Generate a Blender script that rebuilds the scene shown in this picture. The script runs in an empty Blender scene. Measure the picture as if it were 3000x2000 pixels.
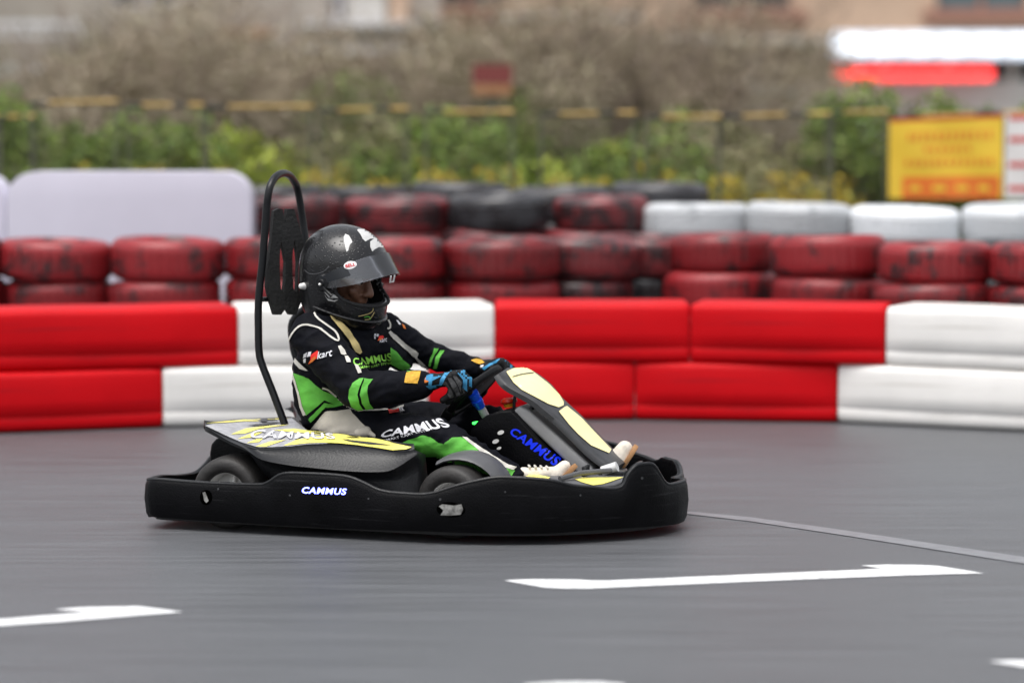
import bpy, bmesh, math, random
from mathutils import Vector, Matrix, noise
from mathutils.bvhtree import BVHTree
from mathutils.geometry import tessellate_polygon
R = math.radians
scene = bpy.context.scene
COL = scene.collection

# ------------------------------------------------------------------ camera, sky, sun, exposure
CAM = Vector((0.0, -10.6, 1.45)); PITCH = math.atan(650 / 8333.3); FPX = 8333.3
cd = bpy.data.cameras.new("camera"); cam = bpy.data.objects.new("camera", cd); COL.objects.link(cam)
cam.location = CAM; cam.rotation_euler = (math.pi / 2 - PITCH, 0, 0)
cd.lens = 100; cd.sensor_width = 36; cd.clip_start = 0.1; cd.clip_end = 500
cd.dof.use_dof = True; cd.dof.focus_distance = 10.05; cd.dof.aperture_fstop = 1.15
scene.camera = cam
w = bpy.data.worlds.new("World"); scene.world = w; w.use_nodes = True
nt = w.node_tree; bg = nt.nodes['Background']
sky = nt.nodes.new('ShaderNodeTexSky'); sky.sky_type = 'NISHITA'; sky.sun_disc = False
SUN_EL, SUN_AZ = R(72), R(212)
sky.sun_elevation = SUN_EL; sky.sun_rotation = SUN_AZ; sky.dust_density = 4.0; sky.air_density = 1.0
hs = nt.nodes.new('ShaderNodeHueSaturation'); hs.inputs['Saturation'].default_value = 0.22
nt.links.new(sky.outputs[0], hs.inputs['Color']); nt.links.new(hs.outputs[0], bg.inputs[0])
bg.inputs[1].default_value = 0.15
sd = bpy.data.lights.new("sun", 'SUN'); sd.energy = 1.25; sd.angle = R(45); sd.color = (1, .97, .93)
sun = bpy.data.objects.new("sun", sd); COL.objects.link(sun)
# direction to the sun: compass azimuth measured like the sky texture (0 = +Y, clockwise)
sv = Vector((math.sin(SUN_AZ) * math.cos(SUN_EL), math.cos(SUN_AZ) * math.cos(SUN_EL), math.sin(SUN_EL)))
sun.rotation_euler = sv.to_track_quat('Z', 'Y').to_euler()
scene.view_settings.view_transform = 'Standard'; scene.view_settings.look = 'None'
scene.view_settings.gamma = 1; scene.view_settings.exposure = 0.64
scene.cycles.max_bounces = 6; scene.cycles.transparent_max_bounces = 12
try: scene.cycles.use_denoising = True
except Exception: pass

# ------------------------------------------------------------------ measuring helpers (pixels of the 3000x2000 photo)
Fv = Vector((0, math.cos(PITCH), -math.sin(PITCH))); Uv = Vector((0, math.sin(PITCH), math.cos(PITCH))); Rv = Vector((1, 0, 0))
def ray(px, py): return Fv + Rv * ((px - 1500) / FPX) - Uv * ((py - 1000) / FPX)
def W(px, py, Y):                       # point at world Y
    d = ray(px, py); return CAM + d * ((Y - CAM.y) / d.y)
def G(px, py, z=0.0):                   # point on a level plane
    d = ray(px, py); return CAM + d * ((z - CAM.z) / d.z)
YAW = R(-17); cY, sY = math.cos(YAW), math.sin(YAW)
KY = -.22
KM = Matrix.Translation((-0.449, KY, 0)) @ Matrix.Rotation(YAW, 4, 'Z')
KI = KM.inverted()
def K(px, py, y):                       # kart space point on the lateral plane y
    o = KI @ CAM; d = (KI.to_3x3()) @ ray(px, py)
    return o + d * ((y - o.y) / d.y)
def Wp(px, py, o, n):                   # point on any plane
    d = ray(px, py); return CAM + d * ((o - CAM).dot(n) / d.dot(n))

# ------------------------------------------------------------------ materials
def mat(name, col, rough=.5, metal=0, var=0, vscale=8, bump=0, bscale=60, coat=0, spec=.5, emit=None, estr=0, col2=None, rvar=0):
    m = bpy.data.materials.new(name); m.use_nodes = True; t = m.node_tree; b = t.nodes['Principled BSDF']
    c = (*col, 1) if len(col) == 3 else col
    b.inputs['Base Color'].default_value = c; b.inputs['Roughness'].default_value = rough
    b.inputs['Metallic'].default_value = metal; b.inputs['Coat Weight'].default_value = coat
    b.inputs['Specular IOR Level'].default_value = spec
    if emit: b.inputs['Emission Color'].default_value = (*emit, 1); b.inputs['Emission Strength'].default_value = estr
    tc = None
    if var or bump or col2 or rvar:
        tc = t.nodes.new('ShaderNodeTexCoord')
    if var or col2 or rvar:
        n = t.nodes.new('ShaderNodeTexNoise'); n.inputs['Scale'].default_value = vscale; n.inputs['Detail'].default_value = 6; n.inputs['Roughness'].default_value = .6
        t.links.new(tc.outputs['Object'], n.inputs['Vector'])
        r = t.nodes.new('ShaderNodeValToRGB'); r.color_ramp.elements[0].position = .36; r.color_ramp.elements[1].position = .64
        a = tuple(max(0, x * (1 - var)) for x in c[:3]); d = tuple(min(1, x * (1 + var)) for x in (col2 or c[:3]))
        r.color_ramp.elements[0].color = (*a, 1); r.color_ramp.elements[1].color = (*d, 1)
        t.links.new(n.outputs['Fac'], r.inputs[0]); t.links.new(r.outputs[0], b.inputs['Base Color'])
        if rvar:
            mp = t.nodes.new('ShaderNodeMapRange'); mp.inputs[1].default_value = .3; mp.inputs[2].default_value = .7
            mp.inputs[3].default_value = rough - rvar; mp.inputs[4].default_value = rough + rvar
            t.links.new(n.outputs['Fac'], mp.inputs[0]); t.links.new(mp.outputs[0], b.inputs['Roughness'])
    if bump:
        n2 = t.nodes.new('ShaderNodeTexNoise'); n2.inputs['Scale'].default_value = bscale; n2.inputs['Detail'].default_value = 4
        t.links.new(tc.outputs['Object'], n2.inputs['Vector'])
        bp = t.nodes.new('ShaderNodeBump'); bp.inputs['Strength'].default_value = bump; bp.inputs['Distance'].default_value = .01
        t.links.new(n2.outputs['Fac'], bp.inputs['Height']); t.links.new(bp.outputs[0], b.inputs['Normal'])
    return m
def leafmat(name, cols, rough=.6):
    m = bpy.data.materials.new(name); m.use_nodes = True; t = m.node_tree; b = t.nodes['Principled BSDF']
    g = t.nodes.new('ShaderNodeNewGeometry'); r = t.nodes.new('ShaderNodeValToRGB'); r.color_ramp.interpolation = 'LINEAR'
    e = r.color_ramp.elements; e[0].color = (*cols[0], 1); e[1].color = (*cols[-1], 1)
    for i, c in enumerate(cols[1:-1]): x = e.new((i + 1) / (len(cols) - 1)); x.color = (*c, 1)
    t.links.new(g.outputs['Random Per Island'], r.inputs[0]); t.links.new(r.outputs[0], b.inputs['Base Color'])
    b.inputs['Roughness'].default_value = rough
    return m
M = {}
M['black_plastic'] = mat('black_plastic', (.0015, .0015, .0022), .45, var=.3, vscale=9, bump=.2, bscale=160, spec=.12, rvar=.1)
def scuffed(m, ax=(3, 3, 90), col=(.022, .022, .024), lo=.60, hi=.74):   # long thin scrapes worn into the plastic
    t = m.node_tree; L = t.links; b = t.nodes['Principled BSDF']; tc = t.nodes.new('ShaderNodeTexCoord'); mp = t.nodes.new('ShaderNodeMapping'); mp.inputs['Scale'].default_value = ax
    n = t.nodes.new('ShaderNodeTexNoise'); n.inputs['Scale'].default_value = 1; n.inputs['Detail'].default_value = 7; n.inputs['Roughness'].default_value = .65
    L.new(tc.outputs['Object'], mp.inputs[0]); L.new(mp.outputs[0], n.inputs['Vector']); mr = t.nodes.new('ShaderNodeMapRange'); mr.inputs[1].default_value = lo; mr.inputs[2].default_value = hi
    L.new(n.outputs['Fac'], mr.inputs[0]); mx = t.nodes.new('ShaderNodeMix'); mx.data_type = 'RGBA'
    src = b.inputs['Base Color'].links[0].from_socket if b.inputs['Base Color'].links else None
    if src: L.new(src, mx.inputs['A'])
    else: mx.inputs['A'].default_value = b.inputs['Base Color'].default_value
    mx.inputs['B'].default_value = (*col, 1); L.new(mr.outputs[0], mx.inputs['Factor']); L.new(mx.outputs['Result'], b.inputs['Base Color'])
scuffed(M['black_plastic'])
M['opening_shade'] = mat('opening_shade', (.0008, .0008, .0008), .9, spec=.0)  # painted shade of the wheel openings on the skirt
M['pod_plastic'] = mat('pod_plastic', (.008, .0085, .010), .40, var=.25, vscale=6, bump=.15, bscale=120, spec=.4)
M['frame_black'] = mat('frame_black', (.006, .0065, .008), .34, bump=.1, bscale=90, spec=.35)
M['foam'] = mat('foam', (.007, .007, .007), .7, var=.3, vscale=20, bump=.4, bscale=90)
M['grey_plastic'] = mat('grey_plastic', (.085, .086, .092), .45, var=.15, vscale=7)
M['fairing_grey'] = mat('fairing_grey', (.034, .035, .038), .45, var=.2, vscale=20)
M['wheel_black'] = mat('wheel_black', (.003, .003, .0035), .5, spec=.12, bump=.1)
M['support_grey'] = mat('support_grey', (.27, .27, .275), .45, var=.1)
M['rubber'] = mat('rubber', (.022, .020, .019), .6, var=.3, vscale=10, bump=.2, bscale=80)
M['alu'] = mat('alu', (.78, .77, .75), .35, metal=.2, bump=.05)
M['yellow'] = mat('yellow', (.85, .76, .17), .4, var=.08)
M['cream'] = mat('cream', (.90, .81, .40), .4, var=.05, vscale=12)
M['print_grey'] = mat('print_grey', (.35, .35, .37), .45, var=.2, vscale=30)
M['print_dark'] = mat('print_dark', (.05, .05, .055), .45, var=.2, vscale=30)
M['blue_led'] = mat('blue_led', (.05, .08, .6), .4, emit=(.17, .20, 1), estr=4.5)
M['blue_print'] = mat('blue_print', (.0, .015, .5), .4, emit=(.0, .03, .9), estr=.28)
M['green_led'] = mat('green_led', (.05, .6, .1), .4, emit=(.05, 1, .1), estr=2.0)
M['blue_metal'] = mat('blue_metal', (.01, .09, .75), .3, metal=.1)
M['white_plastic'] = mat('white_plastic', (.62, .62, .62), .35)
M['red_plastic'] = mat('red_plastic', (.6, .03, .01), .35)
M['orange_plastic'] = mat('orange_plastic', (.7, .3, .01), .35)
M['suit'] = mat('suit', (.0028, .0032, .006), .75, var=.3, vscale=14, bump=.35, bscale=45, spec=.12)
M['green'] = mat('green', (.10, .42, .045), .7, var=.12, vscale=18, bump=.3, bscale=50)
M['lime_print'] = mat('lime_print', (.25, .60, .07), .7)
M['beige'] = mat('beige', (.50, .46, .39), .8, var=.1, bump=.3, bscale=60)
M['piping'] = mat('piping', (.55, .53, .48), .7)
M['gold_strap'] = mat('gold_strap', (.50, .40, .17), .7, var=.1, vscale=40)
M['white_print'] = mat('white_print', (.62, .62, .66), .7)
M['red_print'] = mat('red_print', (.78, .02, .015), .7)
M['orange_print'] = mat('orange_print', (.6, .16, .02), .7)
M['glove_black'] = mat('glove_black', (.005, .005, .006), .6, var=.3, vscale=40, bump=.3, bscale=90, spec=.2)
M['glove_grey'] = mat('glove_grey', (.04, .04, .042), .65, var=.3, vscale=60, bump=.4, bscale=120)
M['glove_blue'] = mat('glove_blue', (.03, .22, .42), .6, var=.2, vscale=40)
M['glove_gold'] = mat('glove_gold', (.62, .34, .03), .7, var=.2, vscale=80, bump=.4, bscale=200)
M['shoe'] = mat('shoe', (.66, .60, .52), .75, var=.12, vscale=20, bump=.3, bscale=60)
M['sole'] = mat('sole', (.33, .17, .07), .7, var=.15, vscale=20)
M['skin'] = mat('skin', (.16, .075, .045), .5, var=.12, vscale=20)
M['eye'] = mat('eye', (.55, .53, .5), .2)
M['iris'] = mat('iris', (.012, .008, .006), .2)
M['padding'] = mat('padding', (.012, .012, .013), .85, bump=.3, bscale=120)
M['helmet_white'] = mat('helmet_white', (.55, .55, .54), .3, var=.1, vscale=30, bump=.3, bscale=140)
M['badge_white'] = mat('badge_white', (.8, .8, .8), .35)
M['badge_red'] = mat('badge_red', (.6, .01, .02), .35)
# helmet shell: dark lacquer covered with rain drops
m = mat('helmet_shell', (.006, .006, .007), .3, coat=.75, spec=.15); t = m.node_tree; b = t.nodes['Principled BSDF']
tc = t.nodes.new('ShaderNodeTexCoord'); vo = t.nodes.new('ShaderNodeTexVoronoi'); vo.inputs['Scale'].default_value = 95
t.links.new(tc.outputs['Object'], vo.inputs['Vector'])
mr = t.nodes.new('ShaderNodeMapRange'); mr.inputs[1].default_value = .12; mr.inputs[2].default_value = .32; mr.inputs[3].default_value = 1; mr.inputs[4].default_value = 0
t.links.new(vo.outputs['Distance'], mr.inputs[0])
bp = t.nodes.new('ShaderNodeBump'); bp.inputs['Strength'].default_value = .45; bp.inputs['Distance'].default_value = .004
t.links.new(mr.outputs[0], bp.inputs['Height']); t.links.new(bp.outputs[0], b.inputs['Normal']); t.links.new(bp.outputs[0], b.inputs['Coat Normal'])
b.inputs['Coat Roughness'].default_value = .2
M['helmet_shell'] = m
# clear visor
m = bpy.data.materials.new('visor'); m.use_nodes = True; t = m.node_tree; t.nodes.clear()
o_ = t.nodes.new('ShaderNodeOutputMaterial'); mx = t.nodes.new('ShaderNodeMixShader'); tr = t.nodes.new('ShaderNodeBsdfTransparent'); gl = t.nodes.new('ShaderNodeBsdfGlossy')
fr = t.nodes.new('ShaderNodeFresnel'); fr.inputs[0].default_value = 1.6; ma = t.nodes.new('ShaderNodeMath'); ma.operation = 'ADD'; ma.inputs[1].default_value = .05
tr.inputs[0].default_value = (.84, .85, .88, 1); gl.inputs['Roughness'].default_value = .12
t.links.new(fr.outputs[0], ma.inputs[0]); t.links.new(ma.outputs[0], mx.inputs[0]); t.links.new(tr.outputs[0], mx.inputs[1]); t.links.new(gl.outputs[0], mx.inputs[2]); t.links.new(mx.outputs[0], o_.inputs[0])
M['visor'] = m

# ------------------------------------------------------------------ object helpers
WORLD = {}
def tag(o, label=None, cat=None, group=None, kind=None):
    if label: o['label'] = label
    if cat: o['category'] = cat
    if group: o['group'] = group
    if kind: o['kind'] = kind
    return o
def empty(name, mw, label=None, cat=None, group=None, kind=None):
    o = bpy.data.objects.new(name, None); COL.objects.link(o); o.matrix_basis = mw; WORLD[o.name] = mw.copy()
    o.empty_display_size = .1
    return tag(o, label, cat, group, kind)
def link(name, me, parent=None, basis=None):
    o = bpy.data.objects.new(name, me); COL.objects.link(o)
    basis = basis or Matrix.Identity(4)
    if parent is not None:
        o.parent = parent; o.matrix_parent_inverse = WORLD[parent.name].inverted()
    o.matrix_basis = basis; WORLD[o.name] = basis.copy()
    return o
class MB:
    def __init__(s): s.v = []; s.f = []; s.m = []
    def add(s, vs, fs, mi=0):
        n = len(s.v); s.v += [Vector(x) for x in vs]; s.f += [tuple(i + n for i in f) for f in fs]; s.m += [mi] * len(fs)
    def box(s, c, d, mi=0, rot=None):
        vs = []
        for x in (-1, 1):
            for y in (-1, 1):
                for z in (-1, 1):
                    p = Vector((x * d[0] / 2, y * d[1] / 2, z * d[2] / 2)); p = (rot @ p) if rot else p
                    vs.append(Vector(c) + p)
        s.add(vs, [(0, 1, 3, 2), (4, 6, 7, 5), (0, 4, 5, 1), (2, 3, 7, 6), (0, 2, 6, 4), (1, 5, 7, 3)], mi)
    def rings(s, rings, mi=0, close=True, cap=True):
        n = len(rings[0]); vs = [p for r in rings for p in r]; fs = []
        for i in range(len(rings) - 1):
            for j in range(n if close else n - 1):
                k = (j + 1) % n; fs.append((i * n + j, i * n + k, (i + 1) * n + k, (i + 1) * n + j))
        if cap: fs.append(tuple(range(n))[::-1]); fs.append(tuple((len(rings) - 1) * n + j for j in range(n)))
        s.add(vs, fs, mi)
    def tube(s, path, r, n=12, mi=0, closed=False, smooth=0):
        P = [Vector(p) for p in path]
        rr = list(r) if isinstance(r, (list, tuple)) else [r] * len(P)
        if smooth: P, rr = catmull(P, rr, smooth, closed)
        m = len(P); T = []
        for i in range(m):
            a = P[(i - 1) % m] if (closed or i > 0) else P[i]; b_ = P[(i + 1) % m] if (closed or i < m - 1) else P[i]
            T.append((b_ - a).normalized())
        u = T[0].orthogonal().normalized(); rings = []
        for i in range(m):
            u = (u - T[i] * u.dot(T[i])).normalized(); v_ = T[i].cross(u)
            rings.append([P[i] + (u * math.cos(2 * math.pi * k / n) + v_ * math.sin(2 * math.pi * k / n)) * rr[i] for k in range(n)])
        if closed: rings.append(rings[0]); s.rings(rings, mi, True, False)
        else: s.rings(rings, mi)
    def cone(s, a, b_, r1, r2, n=14, mi=0):            # capsule with two radii
        a = Vector(a); b_ = Vector(b_); t_ = (b_ - a); L = t_.length or 1e-6; t_ /= L
        P = []; rr = []
        for k in range(5): th = math.pi / 2 * (k / 4); P.append(a - t_ * r1 * math.cos(th)); rr.append(max(1e-4, r1 * math.sin(th)))
        for k in range(5): th = math.pi / 2 * (k / 4); P.append(b_ + t_ * r2 * math.sin(th)); rr.append(max(1e-4, r2 * math.cos(th)))
        u = t_.orthogonal().normalized(); v_ = t_.cross(u)
        s.rings([[p + (u * math.cos(2 * math.pi * k / n) + v_ * math.sin(2 * math.pi * k / n)) * q for k in range(n)] for p, q in zip(P, rr)], mi)
    def lathe(s, prof, o, ax, n=48, mi=0, cap=False):   # prof: (radius, height along axis)
        ax = Vector(ax).normalized(); u = ax.orthogonal().normalized(); v_ = ax.cross(u); o = Vector(o)
        s.rings([[o + ax * h + (u * math.cos(2 * math.pi * k / n) + v_ * math.sin(2 * math.pi * k / n)) * r for k in range(n)] for r, h in prof], mi, True, cap)
    def prism(s, poly, ext, mi=0, holes=()):
        loops = [[Vector(p) for p in poly]] + [[Vector(p) for p in h] for h in holes]
        flat = [p for l in loops for p in l]; tris = tessellate_polygon(loops); n = len(flat); e = Vector(ext)
        fs = [tuple(t_) for t_ in tris] + [tuple(i + n for i in reversed(t_)) for t_ in tris]
        o_ = 0
        for l in loops:
            for i in range(len(l)): j = (i + 1) % len(l); fs.append((o_ + i, o_ + j, o_ + j + n, o_ + i + n))
            o_ += len(l)
        s.add(flat + [p + e for p in flat], fs, mi)
    def mesh(s, name, mats, smooth=True, sharp=40, bevel=0, seg=2):
        me = bpy.data.meshes.new(name); me.from_pydata([tuple(v) for v in s.v], [], s.f)
        for mm in (mats if isinstance(mats, list) else [mats]): me.materials.append(M[mm] if isinstance(mm, str) else mm)
        me.polygons.foreach_set('material_index', s.m)
        bm = bmesh.new(); bm.from_mesh(me)
        bmesh.ops.remove_doubles(bm, verts=bm.verts, dist=1e-5)
        bmesh.ops.recalc_face_normals(bm, faces=bm.faces)
        if bevel:
            es = [e for e in bm.edges if len(e.link_faces) == 2 and e.calc_face_angle(0) > R(35)]
            try: bmesh.ops.bevel(bm, geom=es, offset=bevel, segments=seg, profile=.5, affect='EDGES', clamp_overlap=True)
            except Exception: pass
        for f in bm.faces: f.smooth = smooth
        for e in bm.edges:
            if len(e.link_faces) == 2 and e.calc_face_angle(0) > R(sharp): e.smooth = False
        bm.to_mesh(me); bm.free(); return me
    def build(s, name, mats, parent=None, basis=None, **k): return link(name, s.mesh(name, mats, **k), parent, basis)
def catmull(P, rr, sub, closed=False):
    out = []; ro = []; n = len(P); segs = n if closed else n - 1
    def g(i): return i % n if closed else min(max(i, 0), n - 1)
    for i in range(segs):
        a, b_, c, d = P[g(i - 1)], P[g(i)], P[g(i + 1)], P[g(i + 2)]
        for k in range(sub):
            u = k / sub
            out.append(.5 * ((2 * b_) + (c - a) * u + (2 * a - 5 * b_ + 4 * c - d) * u * u + (3 * b_ - a - 3 * c + d) * u ** 3))
            ro.append(rr[g(i)] * (1 - u) + rr[g(i + 1)] * u)
    if not closed: out.append(P[-1]); ro.append(rr[-1])
    return out, ro
def cat(P, sub, closed=False): return catmull([Vector(p) for p in P], [0] * len(P), sub, closed)[0]
def modded(me, mods):
    o = bpy.data.objects.new('tmp', me); COL.objects.link(o)
    for ty, kw in mods:
        md = o.modifiers.new('m', ty)
        for a, v in kw.items(): setattr(md, a, v)
    bpy.context.view_layer.update(); dg = bpy.context.evaluated_depsgraph_get()
    r = bpy.data.meshes.new_from_object(o.evaluated_get(dg)); bpy.data.objects.remove(o)
    for p in r.polygons: p.use_smooth = True
    return r
def organic(mb, name, mats, voxel=.008, it=6, disp=None):
    me = modded(mb.mesh('raw', mats), [('REMESH', dict(mode='VOXEL', voxel_size=voxel)), ('SMOOTH', dict(factor=.5, iterations=it))])
    me.materials.clear()
    for mm in (mats if isinstance(mats, list) else [mats]): me.materials.append(M[mm])
    if disp:
        ns = [v.normal.copy() for v in me.vertices]
        for v, nn in zip(me.vertices, ns): v.co += nn * disp(v.co)
    me.name = name
    return me
def bvh(*objs):
    vs = []; fs = []
    for o in objs:
        n = len(vs); mw = WORLD[o.name]; vs += [mw @ v.co for v in o.data.vertices]; fs += [tuple(i + n for i in p.vertices) for p in o.data.polygons]
    return BVHTree.FromPolygons(vs, fs)
def flat_mesh(loops, step):
    vs = [Vector((p[0], p[1], 0)) for l in loops for p in l]
    tris = tessellate_polygon([[Vector((p[0], p[1], 0)) for p in l] for l in loops])
    bm = bmesh.new(); bv = [bm.verts.new(v) for v in vs]
    for t_ in tris:
        try: bm.faces.new([bv[i] for i in t_])
        except ValueError: pass
    return grid_cut(bm, step)
def grid_cut(bm, step):
    xs = [v.co.x for v in bm.verts]; ys = [v.co.y for v in bm.verts]
    for lo, hi, ax in ((min(xs), max(xs), 0), (min(ys), max(ys), 1)):
        k = math.floor(lo / step) * step + step
        while k < hi:
            co = Vector((k, 0, 0)) if ax == 0 else Vector((0, k, 0)); no = Vector((1, 0, 0)) if ax == 0 else Vector((0, 1, 0))
            bmesh.ops.bisect_plane(bm, geom=bm.verts[:] + bm.edges[:] + bm.faces[:], plane_co=co, plane_no=no, dist=1e-4); k += step
    return bm
def lay(name, bm, tree, material, parent, off=.003, jump=.05):      # lays a cut-out sheet on a surface, following it
    keep = {}
    for v in bm.verts:
        d = ray(v.co.x, v.co.y).normalized(); h = tree.ray_cast(CAM, d)
        if h[0] is None: continue
        nn = h[1]; nn = -nn if nn.dot(d) > 0 else nn
        keep[v] = (h[0] + nn * off, h[3])
    mb = MB(); idx = {}; vs = []
    for v, (p, _) in keep.items(): idx[v] = len(vs); vs.append(p)
    fs = []
    for f in bm.faces:
        if all(v in keep for v in f.verts):
            ds = [keep[v][1] for v in f.verts]
            if max(ds) - min(ds) < jump: fs.append(tuple(idx[v] for v in f.verts))
    bm.free()
    if not fs: print('EMPTY SHEET', name); return None
    me = bpy.data.meshes.new(name); me.from_pydata([tuple(v) for v in vs], [], fs); me.materials.append(M[material])
    for p in me.polygons: p.use_smooth = True
    return link(name, me, parent)
def sheet(name, loops, tree, material, parent, off=.003, step=7, jump=.05):
    if not isinstance(loops[0][0], (tuple, list)): loops = [loops]
    return lay(name, flat_mesh(loops, step), tree, material, parent, off, jump)
def band(pts, wd, sub=6):                                         # a stripe outline around a centre line, in photo pixels
    P = cat([(x, y, 0) for x, y in pts], sub); a = []; b_ = []
    for i, p in enumerate(P):
        t_ = (P[min(i + 1, len(P) - 1)] - P[max(i - 1, 0)]).normalized(); n = Vector((-t_.y, t_.x, 0)) * wd / 2
        a.append((p.x + n.x, p.y + n.y)); b_.append((p.x - n.x, p.y - n.y))
    return a + b_[::-1]
def text_bm(body, quad, step, bold=.012, extra=0):
    cu = bpy.data.curves.new('t', 'FONT'); cu.body = body; cu.offset = bold; cu.resolution_u = 3; cu.space_character = 1.05 + extra
    o = bpy.data.objects.new('t', cu); COL.objects.link(o); bpy.context.view_layer.update()
    me = bpy.data.meshes.new_from_object(o.evaluated_get(bpy.context.evaluated_depsgraph_get())); bpy.data.objects.remove(o)
    xs = [v.co.x for v in me.vertices]; ys = [v.co.y for v in me.vertices]; x0, x1, y0, y1 = min(xs), max(xs), min(ys), max(ys)
    tl, tr_, br, bl = [Vector((*q, 0)) for q in quad]
    for v in me.vertices:
        u = (v.co.x - x0) / (x1 - x0); q = (v.co.y - y0) / (y1 - y0)
        v.co = (bl * (1 - u) + br * u) * (1 - q) + (tl * (1 - u) + tr_ * u) * q
    bm = bmesh.new(); bm.from_mesh(me); return grid_cut(bm, step)
def text(name, body, quad, tree, material, parent, off=.004, step=8, bold=.012, extra=0):
    return lay(name, text_bm(body, quad, step, bold, extra), tree, material, parent, off)
def ell(cx, cy, rx, ry, ang=0, n=28):
    a = R(ang); return [(cx + rx * math.cos(t_) * math.cos(a) - ry * math.sin(t_) * math.sin(a), cy + rx * math.cos(t_) * math.sin(a) + ry * math.sin(t_) * math.cos(a)) for t_ in [2 * math.pi * k / n for k in range(n)]]
rnd = random.Random(7)
ORD = ['first', 'second', 'third', 'fourth', 'fifth', 'sixth', 'seventh', 'eighth', 'ninth', 'tenth', 'eleventh', 'twelfth', 'thirteenth', 'fourteenth', 'fifteenth', 'sixteenth']

# ------------------------------------------------------------------ ground
def asphalt():
    m = bpy.data.materials.new('asphalt'); m.use_nodes = True; t = m.node_tree; b = t.nodes['Principled BSDF']
    tc = t.nodes.new('ShaderNodeTexCoord'); L = t.links
    def N(sc, det=5, ro=.6):
        n = t.nodes.new('ShaderNodeTexNoise'); n.inputs['Scale'].default_value = sc; n.inputs['Detail'].default_value = det; n.inputs['Roughness'].default_value = ro
        L.new(tc.outputs['Object'], n.inputs['Vector']); return n
    fine = N(170, 3, .75); big = N(.45, 4)
    mp = t.nodes.new('ShaderNodeMapping'); mp.inputs['Scale'].default_value = (.9, 22, 1); L.new(tc.outputs['Object'], mp.inputs[0])
    mid = t.nodes.new('ShaderNodeTexNoise'); mid.inputs['Scale'].default_value = 1; mid.inputs['Detail'].default_value = 7; mid.inputs['Roughness'].default_value = .7; L.new(mp.outputs[0], mid.inputs['Vector'])
    r = t.nodes.new('ShaderNodeValToRGB'); r.color_ramp.elements[0].position = .3; r.color_ramp.elements[1].position = .75
    r.color_ramp.elements[0].color = (.048, .051, .056, 1); r.color_ramp.elements[1].color = (.200, .206, .220, 1)
    L.new(fine.outputs['Fac'], r.inputs[0])
    mx = t.nodes.new('ShaderNodeMix'); mx.data_type = 'RGBA'; mx.blend_type = 'MULTIPLY'; mx.inputs['Factor'].default_value = 1
    r2 = t.nodes.new('ShaderNodeValToRGB'); r2.color_ramp.elements[0].position = .35; r2.color_ramp.elements[1].position = .65
    r2.color_ramp.elements[0].color = (.60, .60, .60, 1); r2.color_ramp.elements[1].color = (1, 1, 1, 1)
    L.new(mid.outputs['Fac'], r2.inputs[0]); L.new(r.outputs[0], mx.inputs['A']); L.new(r2.outputs[0], mx.inputs['B']); L.new(mx.outputs['Result'], b.inputs['Base Color'])
    mr = t.nodes.new('ShaderNodeMapRange'); mr.inputs[1].default_value = .35; mr.inputs[2].default_value = .65; mr.inputs[3].default_value = .38; mr.inputs[4].default_value = .54
    ad = t.nodes.new('ShaderNodeMath'); ad.operation = 'ADD'; ad.inputs[1].default_value = 0
    mm = t.nodes.new('ShaderNodeMath'); mm.operation = 'MULTIPLY_ADD'; mm.inputs[1].default_value = .8
    L.new(mid.outputs['Fac'], mm.inputs[0])
    m5 = t.nodes.new('ShaderNodeMath'); m5.operation = 'MULTIPLY'; m5.inputs[1].default_value = .2
    L.new(big.outputs['Fac'], m5.inputs[0]); L.new(m5.outputs[0], mm.inputs[2]); L.new(mm.outputs[0], mr.inputs[0]); L.new(mr.outputs[0], b.inputs['Roughness'])
    bp = t.nodes.new('ShaderNodeBump'); bp.inputs['Strength'].default_value = .5; bp.inputs['Distance'].default_value = .004
    L.new(fine.outputs['Fac'], bp.inputs['Height']); L.new(bp.outputs[0], b.inputs['Normal'])
    b.inputs['Specular IOR Level'].default_value = .45
    return m
mb = MB(); S = 150; mb.add([(-S, -S, 0), (S, -S, 0), (S, S, 0), (-S, S, 0)], [(0, 1, 2, 3)])
M['asphalt'] = asphalt()
M['road_paint'] = mat('road_paint', (.78, .79, .80), .45, var=.08, vscale=25, bump=.2, bscale=150)
scuffed(M['road_paint'], (34, 60, 1), (.40, .40, .41), .52, .66)
M['worn_paint'] = mat('worn_paint', (.175, .18, .195), .42, var=.12, vscale=18)
track = mb.build('race_track', 'asphalt'); tag(track, kind='structure')
def paint(name, poly, m='road_paint', z=.0025):
    b_ = MB(); ps = [G(x, y, z) for x, y in poly]
    tr_ = tessellate_polygon([ps]); b_.add(ps, [tuple(q) for q in tr_]); return b_.build(name, m, track)
paint('arrow_marking', [(1475, 1699), (1510, 1696.5), (1556, 1695), (1692, 1696), (1735, 1699), (1780, 1699), (2529, 1667), (2585, 1664), (2522, 1655), (2597, 1652.5), (2700, 1653.5), (2747, 1656), (2883, 1678), (2780, 1680.5), (2658, 1684), (2300, 1698), (1876, 1716), (1720, 1723), (1650, 1722.5), (1597, 1720)])
paint('arrow_marking', [(-700, 1846), (0, 1812), (210, 1795), (255, 1791), (160, 1784), (236, 1777), (408, 1774), (536, 1791), (408, 1801), (191, 1819), (0, 1832), (-700, 1872)])
paint('arrow_marking', [(1536, 2004), (1640, 1996.5), (1760, 1997), (1830, 2004), (1830, 2050), (1536, 2050)])
paint('arrow_marking', [(2896, 1935), (2960, 1932.5), (3100, 1932), (3300, 1936), (3300, 1972), (3100, 1960), (2990, 1951)])
edge = []
for x, y, wd in [(2010, 1500, 8), (2200, 1520, 12), (2450, 1556, 15), (2700, 1594, 17), (3000, 1640, 20), (3300, 1692, 24)]: edge.append((x, y, wd))
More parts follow.
